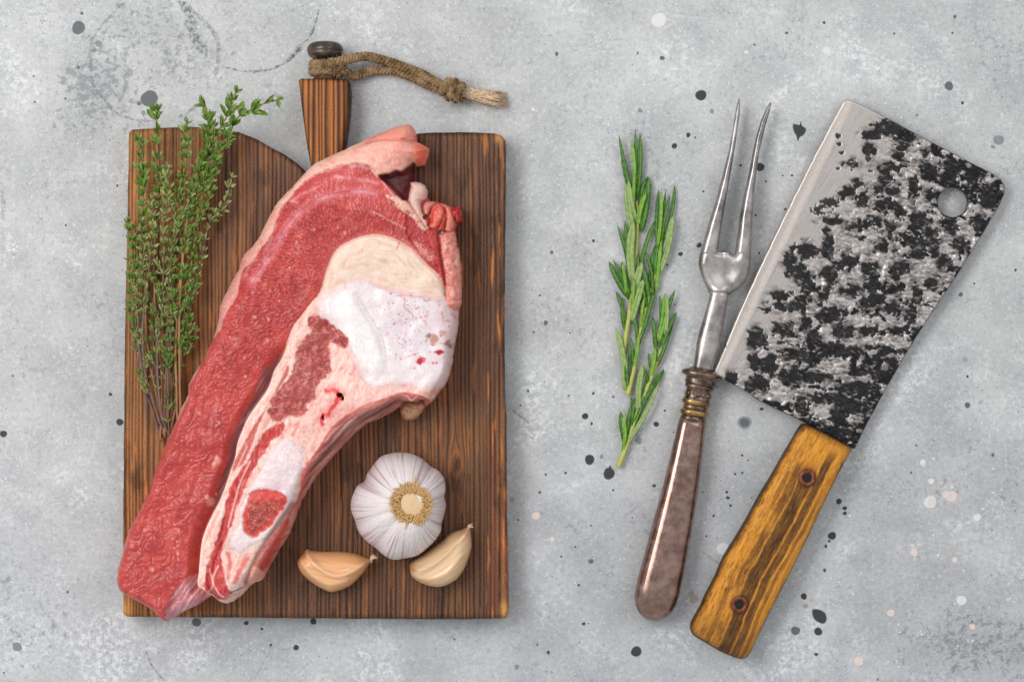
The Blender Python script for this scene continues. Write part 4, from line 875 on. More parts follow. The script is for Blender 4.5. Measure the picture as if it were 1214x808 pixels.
sprigs = [
 # (points, z of tip/base, tip leaf length px, lower leaf length px, fresh 0..1, stem radius px, material, label)
 ([(186,131),(184,150),(183,168),(187,200),(189,215),(186,260),(183,320),(186,390),(192,455),(197,518)], 9, 13, 8, .95, 1.5, 1, 'fresh green thyme sprig whose tip rises above the board edge at the left'),
 ([(164,168),(166,182),(168,231),(170,280),(171,320),(173,400),(184,465),(196,516)], 7, 12, 8, .8, 1.5, 1, 'thyme sprig with a straight tan stem near the left edge of the board'),
 ([(223,146),(222,165),(222.6,182.6),(219,205),(214,226),(209,267),(206,310),(199,346),(200,440),(202,512)], 12, 10, 8, .6, 2.1, 1, 'thick tan stemmed thyme sprig in the middle of the bunch'),
 ([(328,119),(315,122.7),(297,131),(282.5,141.7),(272,158),(263,171.7),(250,198),(241.6,218),(231,240),(222.6,265),(214,330),(208,420),(203,512)], 15, 15, 8, 1., 1.9, 1, 'longest thyme sprig, arching out over the concrete towards the board handle'),
 ([(279,110),(273,127),(266,144),(258,157),(250,169),(240,190),(233,210),(225,242),(217,300),(213,380),(206,505)], 17, 12, 9, .8, 1.8, 1, 'thyme sprig with a grey green spiky tip just below the longest one'),
 ([(243,126),(246,143),(250,158),(247,175),(241.6,193.5),(233,225),(222,262),(214,310)], 13, 15, 9, 1., 1.7, 1, 'broad leaved thyme sprig left of the spiky tipped one'),
 ([(275,210),(270,226),(266,240),(259,250),(250,259),(243,277),(239,294),(233,327),(226,356),(222.6,379),(217,420),(212,474),(206,515)], 7, 9, 8, .3, 1.5, 0, 'dusty purple stemmed thyme sprig furthest to the right on the board'),
 ([(261,188),(256,201),(247,212),(238,228),(230,246),(222,280),(214,320)], 13, 11, 8, .85, 1.4, 1, 'short bushy thyme sprig with dark green leaves above the dusty one'),
 ([(251,225),(247,238),(239,253),(233,272),(231,286),(226,315),(220,341),(214,409),(212,463),(207,512)], 11, 10, 8, .6, 1.5, 1, 'thyme sprig tipped by bright narrow leaves inside the dusty purple one'),
 ([(230,221),(225,232),(220,242),(213,262),(207,290),(203,330),(199,400),(199,505)], 15, 9, 7, .2, 1.3, 0, 'pale grey green thyme sprig beside the thick tan stem'),
 ([(197,200),(199,214),(199,231),(195,264),(194,310),(192.6,368),(187,414),(192.6,490.6),(199,516)], 14, 10, 8, .25, 1.5, 0, 'olive grey thyme sprig left of the thick tan stem'),
 ([(181,236),(182,250),(180,286),(176,330),(171,368),(170,420),(178,462),(192,512)], 12, 10, 8, .4, 1.5, 0, 'slim thyme sprig between the straight tan stem and the olive grey one'),
 ([(153,264),(155,285),(158,310),(154.5,354),(158,390),(160,409),(165,440),(171,463),(182,490),(194,517)], 6, 10, 8, .75, 1.4, 0, 'leftmost thyme sprig, hugging the board edge'),
 ([(167,262),(169,300),(164,345),(163,400),(170,455),(186,500)], 10, 9, 8, .5, 1.3, 0, 'brown stemmed thyme sprig half hidden beside the leftmost one'),
 ([(234,330),(228,352),(224,380),(217,405),(208,440),(203,500)], 9, 8, 8, .6, 1.2, 0, 'short thyme sprig ending halfway up the right side of the bunch'),
 ([(212,262),(209,300),(208,340),(207,380),(205,430),(203,514)], 5, 9, 8, .55, 1.4, 0, 'thyme sprig lying lowest in the middle of the bunch'),
 ([(160,330),(163,360),(166,400),(172,440),(180,480),(190,512)], 4, 9, 8, .6, 1.2, 0, 'short purple brown thyme sprig low on the left, next to the board edge'),
 ([(188,350),(184,380),(182,410),(186,450),(192,490),(196,516)], 4, 9, 8, .5, 1.2, 0, 'short thyme sprig in the lower middle of the bunch, with bare purple foot'),
 ([(206,345),(203,380),(198,420),(198,460),(200,516)], 13, 9, 8, .6, 1.2, 0, 'short thyme sprig lying on top of the lower middle of the bunch'),
 ([(222,345),(217,385),(208,430),(204,470),(204,514)], 5, 9, 8, .5, 1.2, 0, 'short thyme sprig low on the right, nearest the raw meat'),
 ([(232,392),(226,406),(219,418),(213,445),(207,490)], 6, 9, 7, .6, 1.1, 0, 'small thyme sprig lowest on the right of the bunch')]
def build_sprig(q, pts, zt, l0, l1, fresh, sr, sm, label):
    r = random.Random(100+q)
    root = empty('thyme_sprig', W(pts[-1][0], pts[-1][1], BT), label, 'thyme sprig', 'thyme sprigs bundled on the board')
    if pts[-1][1] > 480: pts = pts[:-1]+[(pts[-1][0]+r.uniform(-9, 9)-(3 if q > 9 else 0), pts[-1][1]+r.uniform(0, 10))]
    c = crom(pts, 8, False); L = np.r_[0, np.cumsum(np.hypot(*(c[1:]-c[:-1]).T))]; tot = L[-1]
    zz = BT+1.5+(zt)*(0.55+.45*np.sin(np.linspace(1.4, .1, len(c))))*np.where(L/tot > .85, 1-(L/tot-.85)*3.5, 1)
    off = np.cumsum(np.random.RandomState(q).randn(len(c), 2)*.55, 0); off -= np.linspace(0, 1, len(c))[:, None]*off[-1]
    P = [Vector(W(a[0]+o[0]*.5, a[1]+o[1]*.5, z)) for a, o, z in zip(c, off, zz)]
    R = [S*(sr*.42+sr*.4*min(1, l/tot*1.8))*(1+.15*math.sin(l*.6)) for l in L]
    V, F = tube(P, R, 7); link('stem', mesh('stem', V, F), root, (MSa, MSb)[sm].m)
    def at(l):
        i = min(max(np.searchsorted(L, l)-1, 0), len(P)-2); f = (l-L[i])/(L[i+1]-L[i]+1e-9); return P[i].lerp(P[i+1], f), (P[i]-P[i+1]).normalized()
    l = 0.5; SV, SF, SA = [], [], []; node = 0
    while l < tot*.93:
        p, t = at(l); k = l/tot; fade = ss(.88, .22, np.array(k))*1.0
        size = 1.18*(l0*(1-min(1, k*2.2))+l1*min(1, k*2.2))*(.7 if node < 1 else 1)
        side = t.cross(Vector((0, 0, 1))).normalized(); rot = r.uniform(0, math.pi); tl = r.gauss(0, .22)
        nleaf = 2 if r.random() < .35+.65*fade else 0
        if r.random() > .35+.75*fade: l += r.uniform(6, 14); node += 1; continue
        for s_ in (1, -1):
            if not nleaf: break
            rad = (side*math.cos(rot)+Vector((0, 0, 1))*math.sin(rot)*.7)*s_; sp_ = r.uniform(.35, 1.3)
            d = (t*r.uniform(.6, 1.3)+rad*sp_+side*tl); d.z = max(d.z, -.25)
            if p.z < (BT+4)*.001: d.z = abs(d.z)
            up = (Vector((0, 0, 1))+rad*(-.35)+Vector((r.gauss(0, .3), r.gauss(0, .3), 0))).normalized()
            ll = size*r.uniform(.7, 1.3)*S; ww = ll*(.34 if fresh > .7 and k < .4 else .26)*r.uniform(.85, 1.2)
            if ll >= 10*S:
                v, f, a = [], [], []; place_leaf(v, f, a, p, d, up, ll, ww, r.uniform(0, .35), UL)
                link('leaf', mesh('leaf', v, f, True, {'shade': a}), root, ML1 if r.random() < fresh else ML2)
            else: place_leaf(SV, SF, SA, p, d, up, ll, ww, r.uniform(0, .5), UL)
        # small leaves in the axils and short side shoots
        nsm = int(r.uniform(4, 11)*fade+.6) if node > 0 else 6
        for _ in range(nsm):
            a = r.uniform(0, 2*math.pi); rad = side*math.cos(a)+Vector((0, 0, 1))*abs(math.sin(a))*.8
            d = t*r.uniform(.3, 1.6)+rad*r.uniform(.3, 1.1); ll = size*r.uniform(.45, .95)*S
            b0 = p+rad*r.uniform(0, 2.5)*S+t*r.uniform(0, 3)*S
            place_leaf(SV, SF, SA, b0, d, (Vector((0, 0, 1))+Vector((r.gauss(0, .5), r.gauss(0, .5), 0))).normalized(), ll, ll*r.uniform(.28, .4), r.uniform(0, .8), UL)
        if r.random() < .22*(1-fade*.3) and k > .2 and k < .85:      # side shoot
            s_ = r.choice((1, -1)); q_ = p; dd = (t+side*s_*.45+Vector((0, 0, .15))).normalized(); Ls = r.uniform(10, 20)*S
            Vb, Fb = tube([q_, q_+dd*Ls*.5, q_+(dd+t*.25).normalized()*Ls], [.0005, .0004, .00025], 5); link('side_shoot', mesh('side_shoot', Vb, Fb), root, MSa.m)
            for u in (.4, .6, .8, 1.0):
                for e in (1, -1, .3):
                    ll = r.uniform(5, 8)*S; place_leaf(SV, SF, SA, q_+dd*Ls*u, dd*1.0+side*e*r.uniform(.4, .9)+Vector((0, 0, r.uniform(0, .5))), Vector((r.gauss(0, .3), r.gauss(0, .3), 1)).normalized(), ll, ll*.33, r.uniform(0, .6), UL)
        l += (11.0 if fresh < .9 else 12.5)*r.uniform(.75, 1.25)*(1 if k > .15 or fresh < .9 else 1.15); node += 1
    if SV: tag(link('small_leaves', mesh('small_leaves', SV, SF, True, {'shade': SA}), root, ML1 if fresh > .55 else ML2), None, None, None, 'stuff')
for q, a in enumerate(sprigs): build_sprig(q, *a)

# rosemary
MR = leafmat('rosemary_leaf', (26, 76, 14), (66, 124, 26), (150, 176, 92), .32); MRB = leafmat('rosemary_leaf_underside', (124, 152, 84), (158, 178, 116), (156, 174, 112), .6)
MRL = leafmat('rosemary_leaf_young', (92, 146, 36), (134, 176, 62), (160, 176, 110), .4)
MRS = simple('rosemary_stem', (178, 180, 92), .55, 0, .2, 300, .3)
def needle(root, x0, y0, x1, y1, wd, z0, z1, mat, bend=0.0):
    a = Vector(W(x0, y0, z0)); b = Vector(W(x1, y1, z1)); d = b-a; side = Vector((-d.y, d.x, 0)).normalized(); V = []; F = []; n = 9; A = []
    for i in range(n+1):
        t = i/n; c = a.lerp(b, t)+side*(bend*d.length*math.sin(math.pi*t)); c.z += .0012*math.sin(math.pi*t)
        hw = wd*.5*S*(min(1, (t*5+.35))**.7)*(1-max(0, (t-.72)/.28)**2.2*.86)
        for u, dz in ((-1, -.1), (-.75, .30), (-.12, .18), (0, .02), (.12, .18), (.75, .30), (1, -.1), (0, -.5)):
            V.append(tuple(c+side*u*hw+Vector((0, 0, dz*hw*1.2)))); A.append(.85 if u == 0 and dz > 0 else (.12 if abs(u) < .2 else 0))  # pale midrib, with a highlight stripe painted along it
    for i in range(n):
        for k in range(8): q = i*8+k; r_ = i*8+(k+1) % 8; F.append((q, q+8, r_+8, r_))
    F.append(tuple(range(8))); F.append(tuple(range(n*8, n*8+8))[::-1])
    link('leaf', fixn(mesh('leaf', V, F, True, {'shade': A})), root, mat)
D_, U_, Y_ = MR, MRB, MRL
ros = [
 ('upper left rosemary sprig with broad silvery leaf undersides', [(755,238),(756,262),(754,300),(750,345),(744,385),(738,423)], [
  (754,240,734,161,5,D_),(752,232,749,165,5,Y_),(754,235,753,155,5,D_),(756,232,759,160,6,D_),(758,235,766,211,4,D_),(753,250,737,184,8,D_),(757,258,768,209,6,D_),(760,275,769,210,9,D_),(756,268,766,228,7,Y_),(754,262,745,214,8,U_),
  (750,275,743,216,9,U_),(752,255,752,205,4,Y_),(746,330,732,267,5,D_),(747,325,741,262,6,D_),(750,335,751,262,11,U_),(753,322,746,270,5,D_),(744,352,722,310,7,D_),(745,355,727,308,5,D_),(743,350,738,312,5,Y_),(747,352,737,310,6,D_),
  (750,350,761,310,10,U_),(751,345,757,300,5,D_),(757,330,776,262,6,D_),(749,380,763,330,9,U_),(741,392,738,352,5,D_),(748,372,752,330,5,Y_),(744,386,730,345,5,D_)]),
 ('right hand rosemary sprig forking up beside the taller one', [(781,296),(777,325),(770,350),(762,380),(755,415),(751,440),(744,468)], [
  (780,300,781,225,5,D_),(779,295,784,226,5,Y_),(782,296,789,226,4,D_),(784,292,794,232,5,D_),(786,285,800,219,5,D_),(788,300,798,256,8,U_),(781,325,797,258,7,U_),(776,330,781,282,6,D_),(772,345,777,290,6,D_),(774,350,765,296,5,D_),(778,345,784,285,5,Y_),
  (768,368,758,330,5,D_),(766,372,772,330,6,D_),(764,385,753,340,6,D_),(760,400,777,340,6,D_),(757,410,750,370,6,D_),(756,412,770,360,5,D_),(741,462,730,388,8,U_),(752,440,748,400,5,D_),(750,440,757,395,5,Y_),(745,462,744,415,6,D_),(747,455,754,410,5,D_),(759,392,764,352,4,Y_),(770,356,763,318,7,D_)]),
 ('lowest rosemary sprig with its yellow cut end near two dark drips', [(788,392),(782,420),(773,445),(763,470),(752,500),(742,530),(733,553)], [
  (785,400,800,344,6,D_),(780,405,789,347,9,Y_),(783,415,802,370,6,D_),(788,405,791,352,5,U_),(778,415,774,375,6,D_),(781,405,782,350,5,D_),(776,430,779,398,5,D_),(773,440,769,418,4,D_),(770,455,761,432,5,D_),(778,435,799,372,6,D_),(767,465,787,438,6,D_),(771,448,777,412,6,Y_),
  (757,490,762,432,8,U_),(756,500,766,450,5,D_),(748,510,748,470,5,D_),(763,475,766,450,4,D_),(745,525,787,437,6,D_),(740,530,782,452,6,U_),(742,528,736,488,8,D_),(741,520,741,488,5,U_),(744,520,748,480,5,D_),(748,515,757,462,5,D_),(738,536,741,500,5,Y_)])]
for q, (label, st, lv) in enumerate(ros):
    root = empty('rosemary_sprig', W(st[-1][0], st[-1][1], 0), label, 'rosemary sprig', 'rosemary sprigs lying on the concrete')
    c = crom(st, 6, False); V, F = tube([Vector(W(a[0], a[1], 2.6+.5*q)) for a in c], [S*(1.6+1.6*i/len(c)) for i in range(len(c))], 9)
    link('stem', mesh('stem', V, F), root, MRS.m)
    r = random.Random(q)
    for i, (x0, y0, x1, y1, wd, mt) in enumerate(lv):
        up = mt is U_ or mt is Y_
        z0 = (2.9+.5*q); z1 = r.uniform(4.0, 6.5) if up else r.uniform(1.2, 4.5)
        needle(root, x0, y0, x1, y1, wd*(0.92 if mt is U_ else .86), z0, z1, mt, r.uniform(-.05, .05))

# ------------------------------------------------------------------ carving fork
fork = empty('carving_fork', W(822, 500, 0), 'old two pronged carving fork with a tarnished pinkish silver handle, left of the cleaver', 'carving fork')
def steelmat(name, a, b, rough=(.25, .45), metal=1.0, rust=None, sc_=90):
    m = M(name, .35, metal, .5); f1 = m.noise(sc_, 6, .65); f2 = m.noise(sc_*6, 4, .7); c = m.mix(m.mr(f1, .32, .68), rgba(a), rgba(b)); c = m.mix(m.mr(f2, .55, .72, 0, .35), c, rgba(b)); c = m.mix(m.mr(f2, .45, .3, 0, .35), c, rgba(a))
    if rust: c = m.mix(m.mr(m.noise(sc_*1.7, 6, .8), .58, .70, 0, .6), c, rgba(rust))
    m.set(Base_Color=c, Roughness=m.mr(f1, .3, .7, rough[0], rough[1])); m.bump(f2, .15, .0003); return m.m
MF = steelmat('worn_steel', (128, 124, 124), (196, 190, 188), (.24, .42), .9, (120, 86, 64), 55)
MH = steelmat('tarnished_silver', (128, 101, 91), (170, 142, 133), (.2, .32), .9, None, 150)
MG = steelmat('brass_ring', (120, 92, 58), (190, 158, 104), (.22, .35), .95, None, 200)
MB_ = steelmat('dark_bolster', (84, 70, 64), (150, 128, 112), (.22, .38), .95, None, 220)
ell = [(math.cos(a)*(abs(math.cos(a))**-.25 if abs(math.cos(a)) > .05 else 1)*.97, math.sin(a)) for a in [2*math.pi*k/24 for k in range(24)]]
ell = [(max(-1, min(1, u)), v) for u, v in ell]
def octo():
    p = [(1, 0), (.99, .25), (.94, .5), (.82, .745), (.64, .905), (.62, .918), (.46, .982), (.43, .99), (0, 1.0)]
    q = p+[(-u, v) for u, v in p[-2::-1]]; return q+[(u, -v) for u, v in q[-2:0:-1]]
OCT = octo()
hs = [(821.5,497,9,16,7.2),(820,505,9,16.8,7.4),(814,540,9.5,19,8),(806.5,580,9.5,21.3,8.5),(798,620,9.5,23.6,8.9),(790,655,9.5,25,9.2),(783,685,9.6,26.2,9.4),(779.5,700,9.6,26.4,9.4),(777,712,9.5,25.2,9),(775.6,721,9.4,22.2,8.2),(774.6,728,9.2,17.5,7),(774.2,732.5,9.1,11.5,5.2),(774,735,9,5,2.6)]
V, F = loft(hs, OCT); link('handle', fixn(mesh('handle', V, F)), fork, MH)
axd = Vector((823.5-833, 497-448)).normalized(); pn = (-axd.y, axd.x)
def rings(name, secs, mat):
    V, F = loft([(x, y, 9, r_, r_*S*1000*.95, pn) for x, y, r_ in secs], ell); link(name, fixn(mesh(name, V, F)), fork, mat)
rings('bolster', [(833.2,436,13),(832.8,439,18),(832.4,441.5,24.5),(832,444,25.5),(831.6,446,24.5),(831.3,448,19),(830.8,450.5,18.6),(830.2,454,19.4),(829.6,457,18.2)], MB_)
rings('collar', [(829.8,456,17),(829.3,458.5,18.6),(828.8,460.5,17),(828.4,462,15.6),(827.6,466,15),(826.8,470,15.2),(826.2,473,16),(825.8,474.6,17)], MB_)
rings('brass_ring', [(826.3,472.5,14),(825.9,474.5,17.5),(825.4,476.8,18.2),(825,479,17.2),(824.6,481,14.6)], MG)
rings('collar', [(825,479.5,14.6),(824.4,483,15),(823.8,486,15.2)], MB_)
rings('brass_ring', [(824,485,14),(823.6,487.2,17.6),(823.1,489.6,18),(822.6,491.8,17),(822.2,493.6,14.6)], MG)
rings('collar', [(822.6,492,14.6),(821.8,496,16),(821.2,499,16)], MB_)
for k in range(7):
    t = (k-3)/3.4; V, F = [], []; p = Vector(W(827.2, 467.2, 9)); nn = Vector((-pn[0]*1, pn[1], 0)); nn = Vector((pn[0], -pn[1], 0)).normalized()
    c = p+nn*(math.sin(t*1.4)*15.2*S)+Vector((0, 0, math.cos(t*1.4)*15.0*S*.95)); V, F = [], []
    tube([c-Vector((axd.x, -axd.y, 0))*2.5*S, c, c+Vector((axd.x, -axd.y, 0))*2.5*S], [.0004, .0011, .0004], 8, V, F); link('bead', mesh('bead', V, F), fork, MB_)
sh = [(832.8,440,9.5,12.5,5),(833.2,436,9.7,12.2,5),(834.5,430,10,12.2,5),(837,420,10.3,13.4,5.2),(839.6,409,10.5,14.6,5.4),(842.2,397,10.8,14.2,5.2),(845.5,382,11,13.2,4.8),(849.5,364,11.4,12,4.4),(852.5,350,11.8,11.2,4),(853.4,345,12,11.4,3.8)]
V, F = loft(sh, ell); link('shank', fixn(mesh('shank', V, F)), fork, MF)
fk = [(842,348),(838.5,340),(832.5,327),(829,313),(829.8,304),(834.5,287),(841,264),(849,238.6),(856,213),(864.5,180),(870,151),(874,128),(876.6,117),(877.6,118),(877,134),(873,162),(868,193.6),(862.5,224),(857.6,252.5),(853.5,277),(850.6,295),(851.5,298.5),(856,299.2),(860,297.5),(864,299),(869,302),(872,302),(872.5,299),(875.5,277),(878,256),(883,230),(889,204),(893,183),(897.4,162),(904,141),(910,127.5),(914,121.3),(915,122.5),(911.5,135),(906,155),(900.5,178),(897.4,197),(894,226),(892,256),(890.5,282),(890,304),(889,316),(884.5,331),(876,341),(866,347.5),(862,351),(853,352.5),(845,351)]
def ffork(x, y, sd):
    hi = ss(300, 118, y); t = np.clip(sd/np.where(y < 300, np.maximum(1.2, 7.2-(300-y)*.030), 11), 0, 1)
    z = 8+2.2*hi*0+ (5.0-2.6*hi)*np.sqrt(1-(1-t)**2*.94)+5*np.sin(np.clip((350-y)/230, 0, 1)*np.pi)*.6
    bowl = 1.0*np.exp(-(((x-858)/17)**2+((y-322)/15)**2)); z -= 2.6*bowl; z += 1.2*np.exp(-(((x-854)/8)**2+((y-347)/7)**2))
    return {'z': z}
V, F, at, fc = hfield(np.array(fk), .7, .7, 13, ffork, 7.0, levels=(.5, 1), inset=1.0, rough=lambda X, Y: .7+0*X)
rid = np.where(fc[:, 1] > 297, 0, np.where(fc[:, 0] < 868+(fc[:, 1]-297)*-.09+4, 1, 2))
split(V, F, at, rid, ['fork_shoulder', 'tine', 'tine'], MF, fork, [None, None, None])

# ------------------------------------------------------------------ cleaver
cl = empty('cleaver', W(960, 510, 0), 'hand forged meat cleaver with a black hammered blade and a riveted yellow brown wooden handle', 'cleaver')
blade = [(1005,117),(1010,118.5),(1040,133),(1080,155),(1120,176),(1160,197),(1178,206),(1187,212),(1191.5,221),(1191,231),(1186,242),(1160,286),(1132.6,330),(1110,364),(1085,402),(1060.5,444),(1044,473),(1029,501),(1021,517),(1013.5,532),(1000,525),(975,512),(949.5,498),(925,486.5),(901,475),(880,461),(858.5,449.5),(846,445),(847,439),(858.5,413),(872,380),(888,344),(905,308),(925,266),(945,226),(965,186),(985,148),(1000,120)]
def fblade(x, y, sd):
    # across: distance from the cutting edge line; along: down the edge
    e0 = np.array([1004., 116.]); e1 = np.array([847., 443.]); ax = (e1-e0)/np.hypot(*(e1-e0)); nn = np.array([-ax[1], ax[0]])*-1
    u = (x-e0[0])*nn[0]+(y-e0[1])*nn[1]; u = np.abs(u); v = (x-e0[0])*ax[0]+(y-e0[1])*ax[1]
    wx = 6*noise(x/13, y/13, 200)+2.5*noise(x/5, y/5, 201); wy = 5*noise(x/13, y/13, 202)+2.5*noise(x/5, y/5, 203)
    lowr = ss(250, 420, y)
    f1, f2, cid = worley((x+wx)/19, (y+wy)/(15-3.5*lowr), 204)
    g1, g2, cig = worley((x+wx*.6)/9.5, (y+wy*.6)/6.5, 206)
    dens = ss(26, 75, u+10*fbm(v/28, 0*v, 207)+14*np.exp(-((v-340)/50)**2)-16*np.exp(-((v-60)/60)**2))
    nz = fbm(x/9, y/6.5, 208, 3); nb = fbm(x/34, y/26, 209, 3)
    val = (cid-.5)*1.0+nz*.85+nb*.5+(cig-.5)*.55-0.22
    edgeb = ss(18, 4, sd)*ss(40, 90, u)*(.25+.25*ss(800, 1500, x+y)*0)
    cor = np.exp(-(((x-1172)/26)**2+((y-232)/24)**2))+.8*np.exp(-(((x-1000)/26)**2+((y-498)/18)**2))+.7*np.exp(-(((x-985)/14)**2+((y-120)/8)**2))*0+.6*np.exp(-(((x-1052)/22)**2+((y-152)/14)**2))
    val = val+edgeb+cor*.55
    black = ss(.0, .13, val-.2-(1-dens)*1.3)*dens**.3
    for (a, b, ra, rb) in ((994,161,3,3.5),(995,171,2.6,2.8),(998,181,3,2.4),(994,200,2,2),(975,249,13,6),(984,240,12,6),(989,262,12,4),(900,452,12,6)):
        d = np.hypot((x-a)/ra, (y-b)/rb)+.5*noise(x/3, y/3, 211); black = np.maximum(black, ss(1.1, .8, d)*.95)
    d = np.hypot((x-981)/8, (y-249)/3.6)+.4*noise(x/3, y/3, 212); black *= ss(.6, 1.0, d)
    v1, v2, vid = worley((x+.5*wx)/6.5, (y+.5*wy)/5, 228); jb = .9*(vid-.5)+.32*noise(x/6, y/5, 222)+.16*noise(x/2.8, y/2.4, 223)+.2*nb; dm = np.full(len(x), 9.0)
    for (a, b, ra, rb) in [(1034,160,9,5),(1052,151,17,8),(1074,161,9,8),(1071,172,6,5),(1031,178,6,8),(1067,185,7,5),(1010,194,5,3),(1098,182,6,6),(1101,204,10,9),(1126,210,8,9),(1055,200,14,5),(1052,212,8,8),(1084,222,5,14),(1004,228,8,6),(1018,219,5,6),(1024,235,7,8),(1041,224,4,4),(1049,242,14,7),(1104,232,9,6),(1068,252,5,5),(1092,259,11,8),(1129,268,9,9),(1106,279,9,7),(1084,285,22,6),(1089,301,20,4),(1044,292,9,6),(981,291,6,14),(956,296,12,7),(1007,310,9,9),(936,310,8,9),(947,325,9,7),(1175,234,14,14),(1162,265,8,8),(1134,196,14,6),(1154,208,14,6),(1152,214,5,5),(1038,264,9,5),(1058,271,8,5),(932,350,14,5),(948,358,7,10),(924,364,13,4),(958,338,8,14),(944,321,10,9),(984,327,9,11),(1001,313,12,6),(898,402,9,13),(930,390,12,9),(955,384,7,6),(965,401,10,11),(984,373,14,9),(1001,392,12,6),(989,415,14,8),(944,421,20,6),(912,430,9,12),(898,455,12,10),(868,448,8,6),(895,430,6,9),(938,447,11,12),(967,447,14,6),(1012,417,16,6),(1045,416,13,4),(1046,442,14,5),(1040,427,12,5),(1012,461,20,8),(986,472,17,5),(951,481,7,11),(995,492,9,16),(1040,469,6,13),(1029,484,7,12),(1009,481,14,10),(989,513,24,8),(1086,347,5,8),(1080,373,6,8),(1058,364,9,4),(1038,355,10,7),(1026,361,5,7),(1035,338,9,9),(1063,324,6,9),(1103,336,10,6),(1055,344,10,4),(1086,398,8,7),(1060,430,7,8),(1120,310,8,9),(1072,316,8,5),(1030,318,9,6),(1010,345,10,5),(1140,290,7,9),(1066,392,9,4),(1030,392,8,5),(960,428,9,6),(1020,440,10,5),(1108,300,7,6),(975,350,6,9),(1016,270,7,4),(990,262,10,4),(1060,228,7,5)]:
        dm = np.minimum(dm, (np.hypot((x-a)/ra, (y-b)/rb)-1)*min(ra, rb)/6)
    sf_ = .02+.8*ss(.05, .5, noise(x/15+3, y/11, 224)); scr = ss(.15, .5, fbm((x*.95+y*.3)/6, (y*.95-x*.3)/2.4, 225, 2))*ss(-.0, .3, noise(x/20, y/20, 226))
    black = np.maximum(black, ss(.2+sf_, .0, dm+jb*1.25)*.97)*(1-.55*scr)
    smear = np.clip(ss(-.1, .5, nz+nb*.6+.1)*dens*.45+ss(1.5, -.1, dm+.5*noise(x/9, y/7, 245))*ss(-.25, .3, noise(x/13+4, y/10, 246))*.85, 0, 1)
    hole = np.hypot(x-1130, y-239.5)-18
    warm = ss(0, .5, fbm(x/20, y/20, 213))*ss(150, 60, u)
    brushed = fbm((x*.87+y*.5)/2.2, (y*.87-x*.5)/40, 214, 3)
    C = np.tile(lin((190, 184, 181)), (len(x), 1))
    def ov(mk, c):
        nonlocal C
        mk = np.clip(mk, 0, 1)[:, None]; C = C*(1-mk)+lin(c)*mk
    ov(ss(0, .5, brushed)*.5, (198, 192, 188)); ov(ss(0, -.5, brushed)*.4, (156, 150, 147)); ov(warm*.35, (188, 168, 150)); ov(smear*.8, (72, 67, 66)); ov(ss(.0, .5, fbm((x*.95+y*.3)/14, (y*.95-x*.3)/4, 227, 3))*dens*.85, (76, 71, 69)); ov(ss(.15, .5, fbm(x/4, y/3.2, 215, 3))*dens*.5, (70, 66, 66))
    ov(ss(.12, .45, fbm(x/6+7, y/4, 216, 3))*dens*.6, (216, 210, 206))  # bright bare metal bits, with highlights painted into the steel colour
    ov(ss(11, 9, u)*.55, (214, 202, 194)); ov(black, (27, 27, 30)); ov(black*ss(.1, .5, fbm(x/3, y/3, 217))*.45, (74, 74, 78))
    ov(ss(1.6, .4, sd)*ss(20, 60, u)*.7, (60, 58, 60))
    ov(ss(.5, .62, np.exp(-(((x-860)/2.6)**2+((y-409)/4)**2)))*.8, (60, 60, 62))
    z = 9.0+.6*ss(0, 60, u)-.55*black-.25*smear+.35*ss(0, .5, f2-f1)*dens+.6*fbm(x/13, y/9, 221, 2)*dens
    z -= (1-dome(sd, 3.0))*1.0+.35*ss(10.5, 0, u); z -= .6*ss(3, 0, np.clip(hole, 0, 9))
    return {'z': z, 'tint': C, 'black': black}
mb = M('forged_steel', .4, .85, .5); bk = mb.attr('black', 'Fac'); bf = mb.noise(1300, 4, .7)
mb.set(Base_Color=mb.mix(mb.mr(bf, .3, .7), mb.mix(1.0, mb.attr('tint'), (.82, .82, .82), 'MULTIPLY'), mb.mix(1.0, mb.attr('tint'), (1.1, 1.1, 1.1), 'MULTIPLY')), Roughness=mb.mr(bk, 0, 1, .42, .62), Metallic=mb.mr(bk, 0, 1, .8, .15)); mb.put(mb.b.inputs['Specular IOR Level'], mb.mr(bk, 0, 1, .5, .18)); mb.bump(bf, .14, .0003)
V, F, at, fc = hfield(np.array(blade), .85, .85, 10, fblade, 5.0, hole=(1130, 239.5, 17.6), levels=(.5, 1), rough=lambda X, Y: .5*fbm(X/12, Y/12, 219, 2))
link('blade', mesh('blade', V, F, True, at), cl, mb.m)
hdl = crom([(954,502),(965,506),(983,515),(1000,524),(1011,530.5),(1010,536),(1002,550),(984,585),(958,640),(933,690),(913,729),(898,760),(891,775),(885,781.5),(876,782),(864,777.5),(852,772),(838,763.5),(824,755),(819.5,748),(819.5,741),(823,733),(831,719),(837,705),(848,684),(859,659),(874,635),(888,611),(901,587),(915,564),(928,541),(941,519),(948,507)], 4)
a0 = np.array([983., 516.]); a1 = np.array([857., 768.]); hax = (a1-a0)/np.hypot(*(a1-a0)); hnn = np.array([-hax[1], hax[0]])
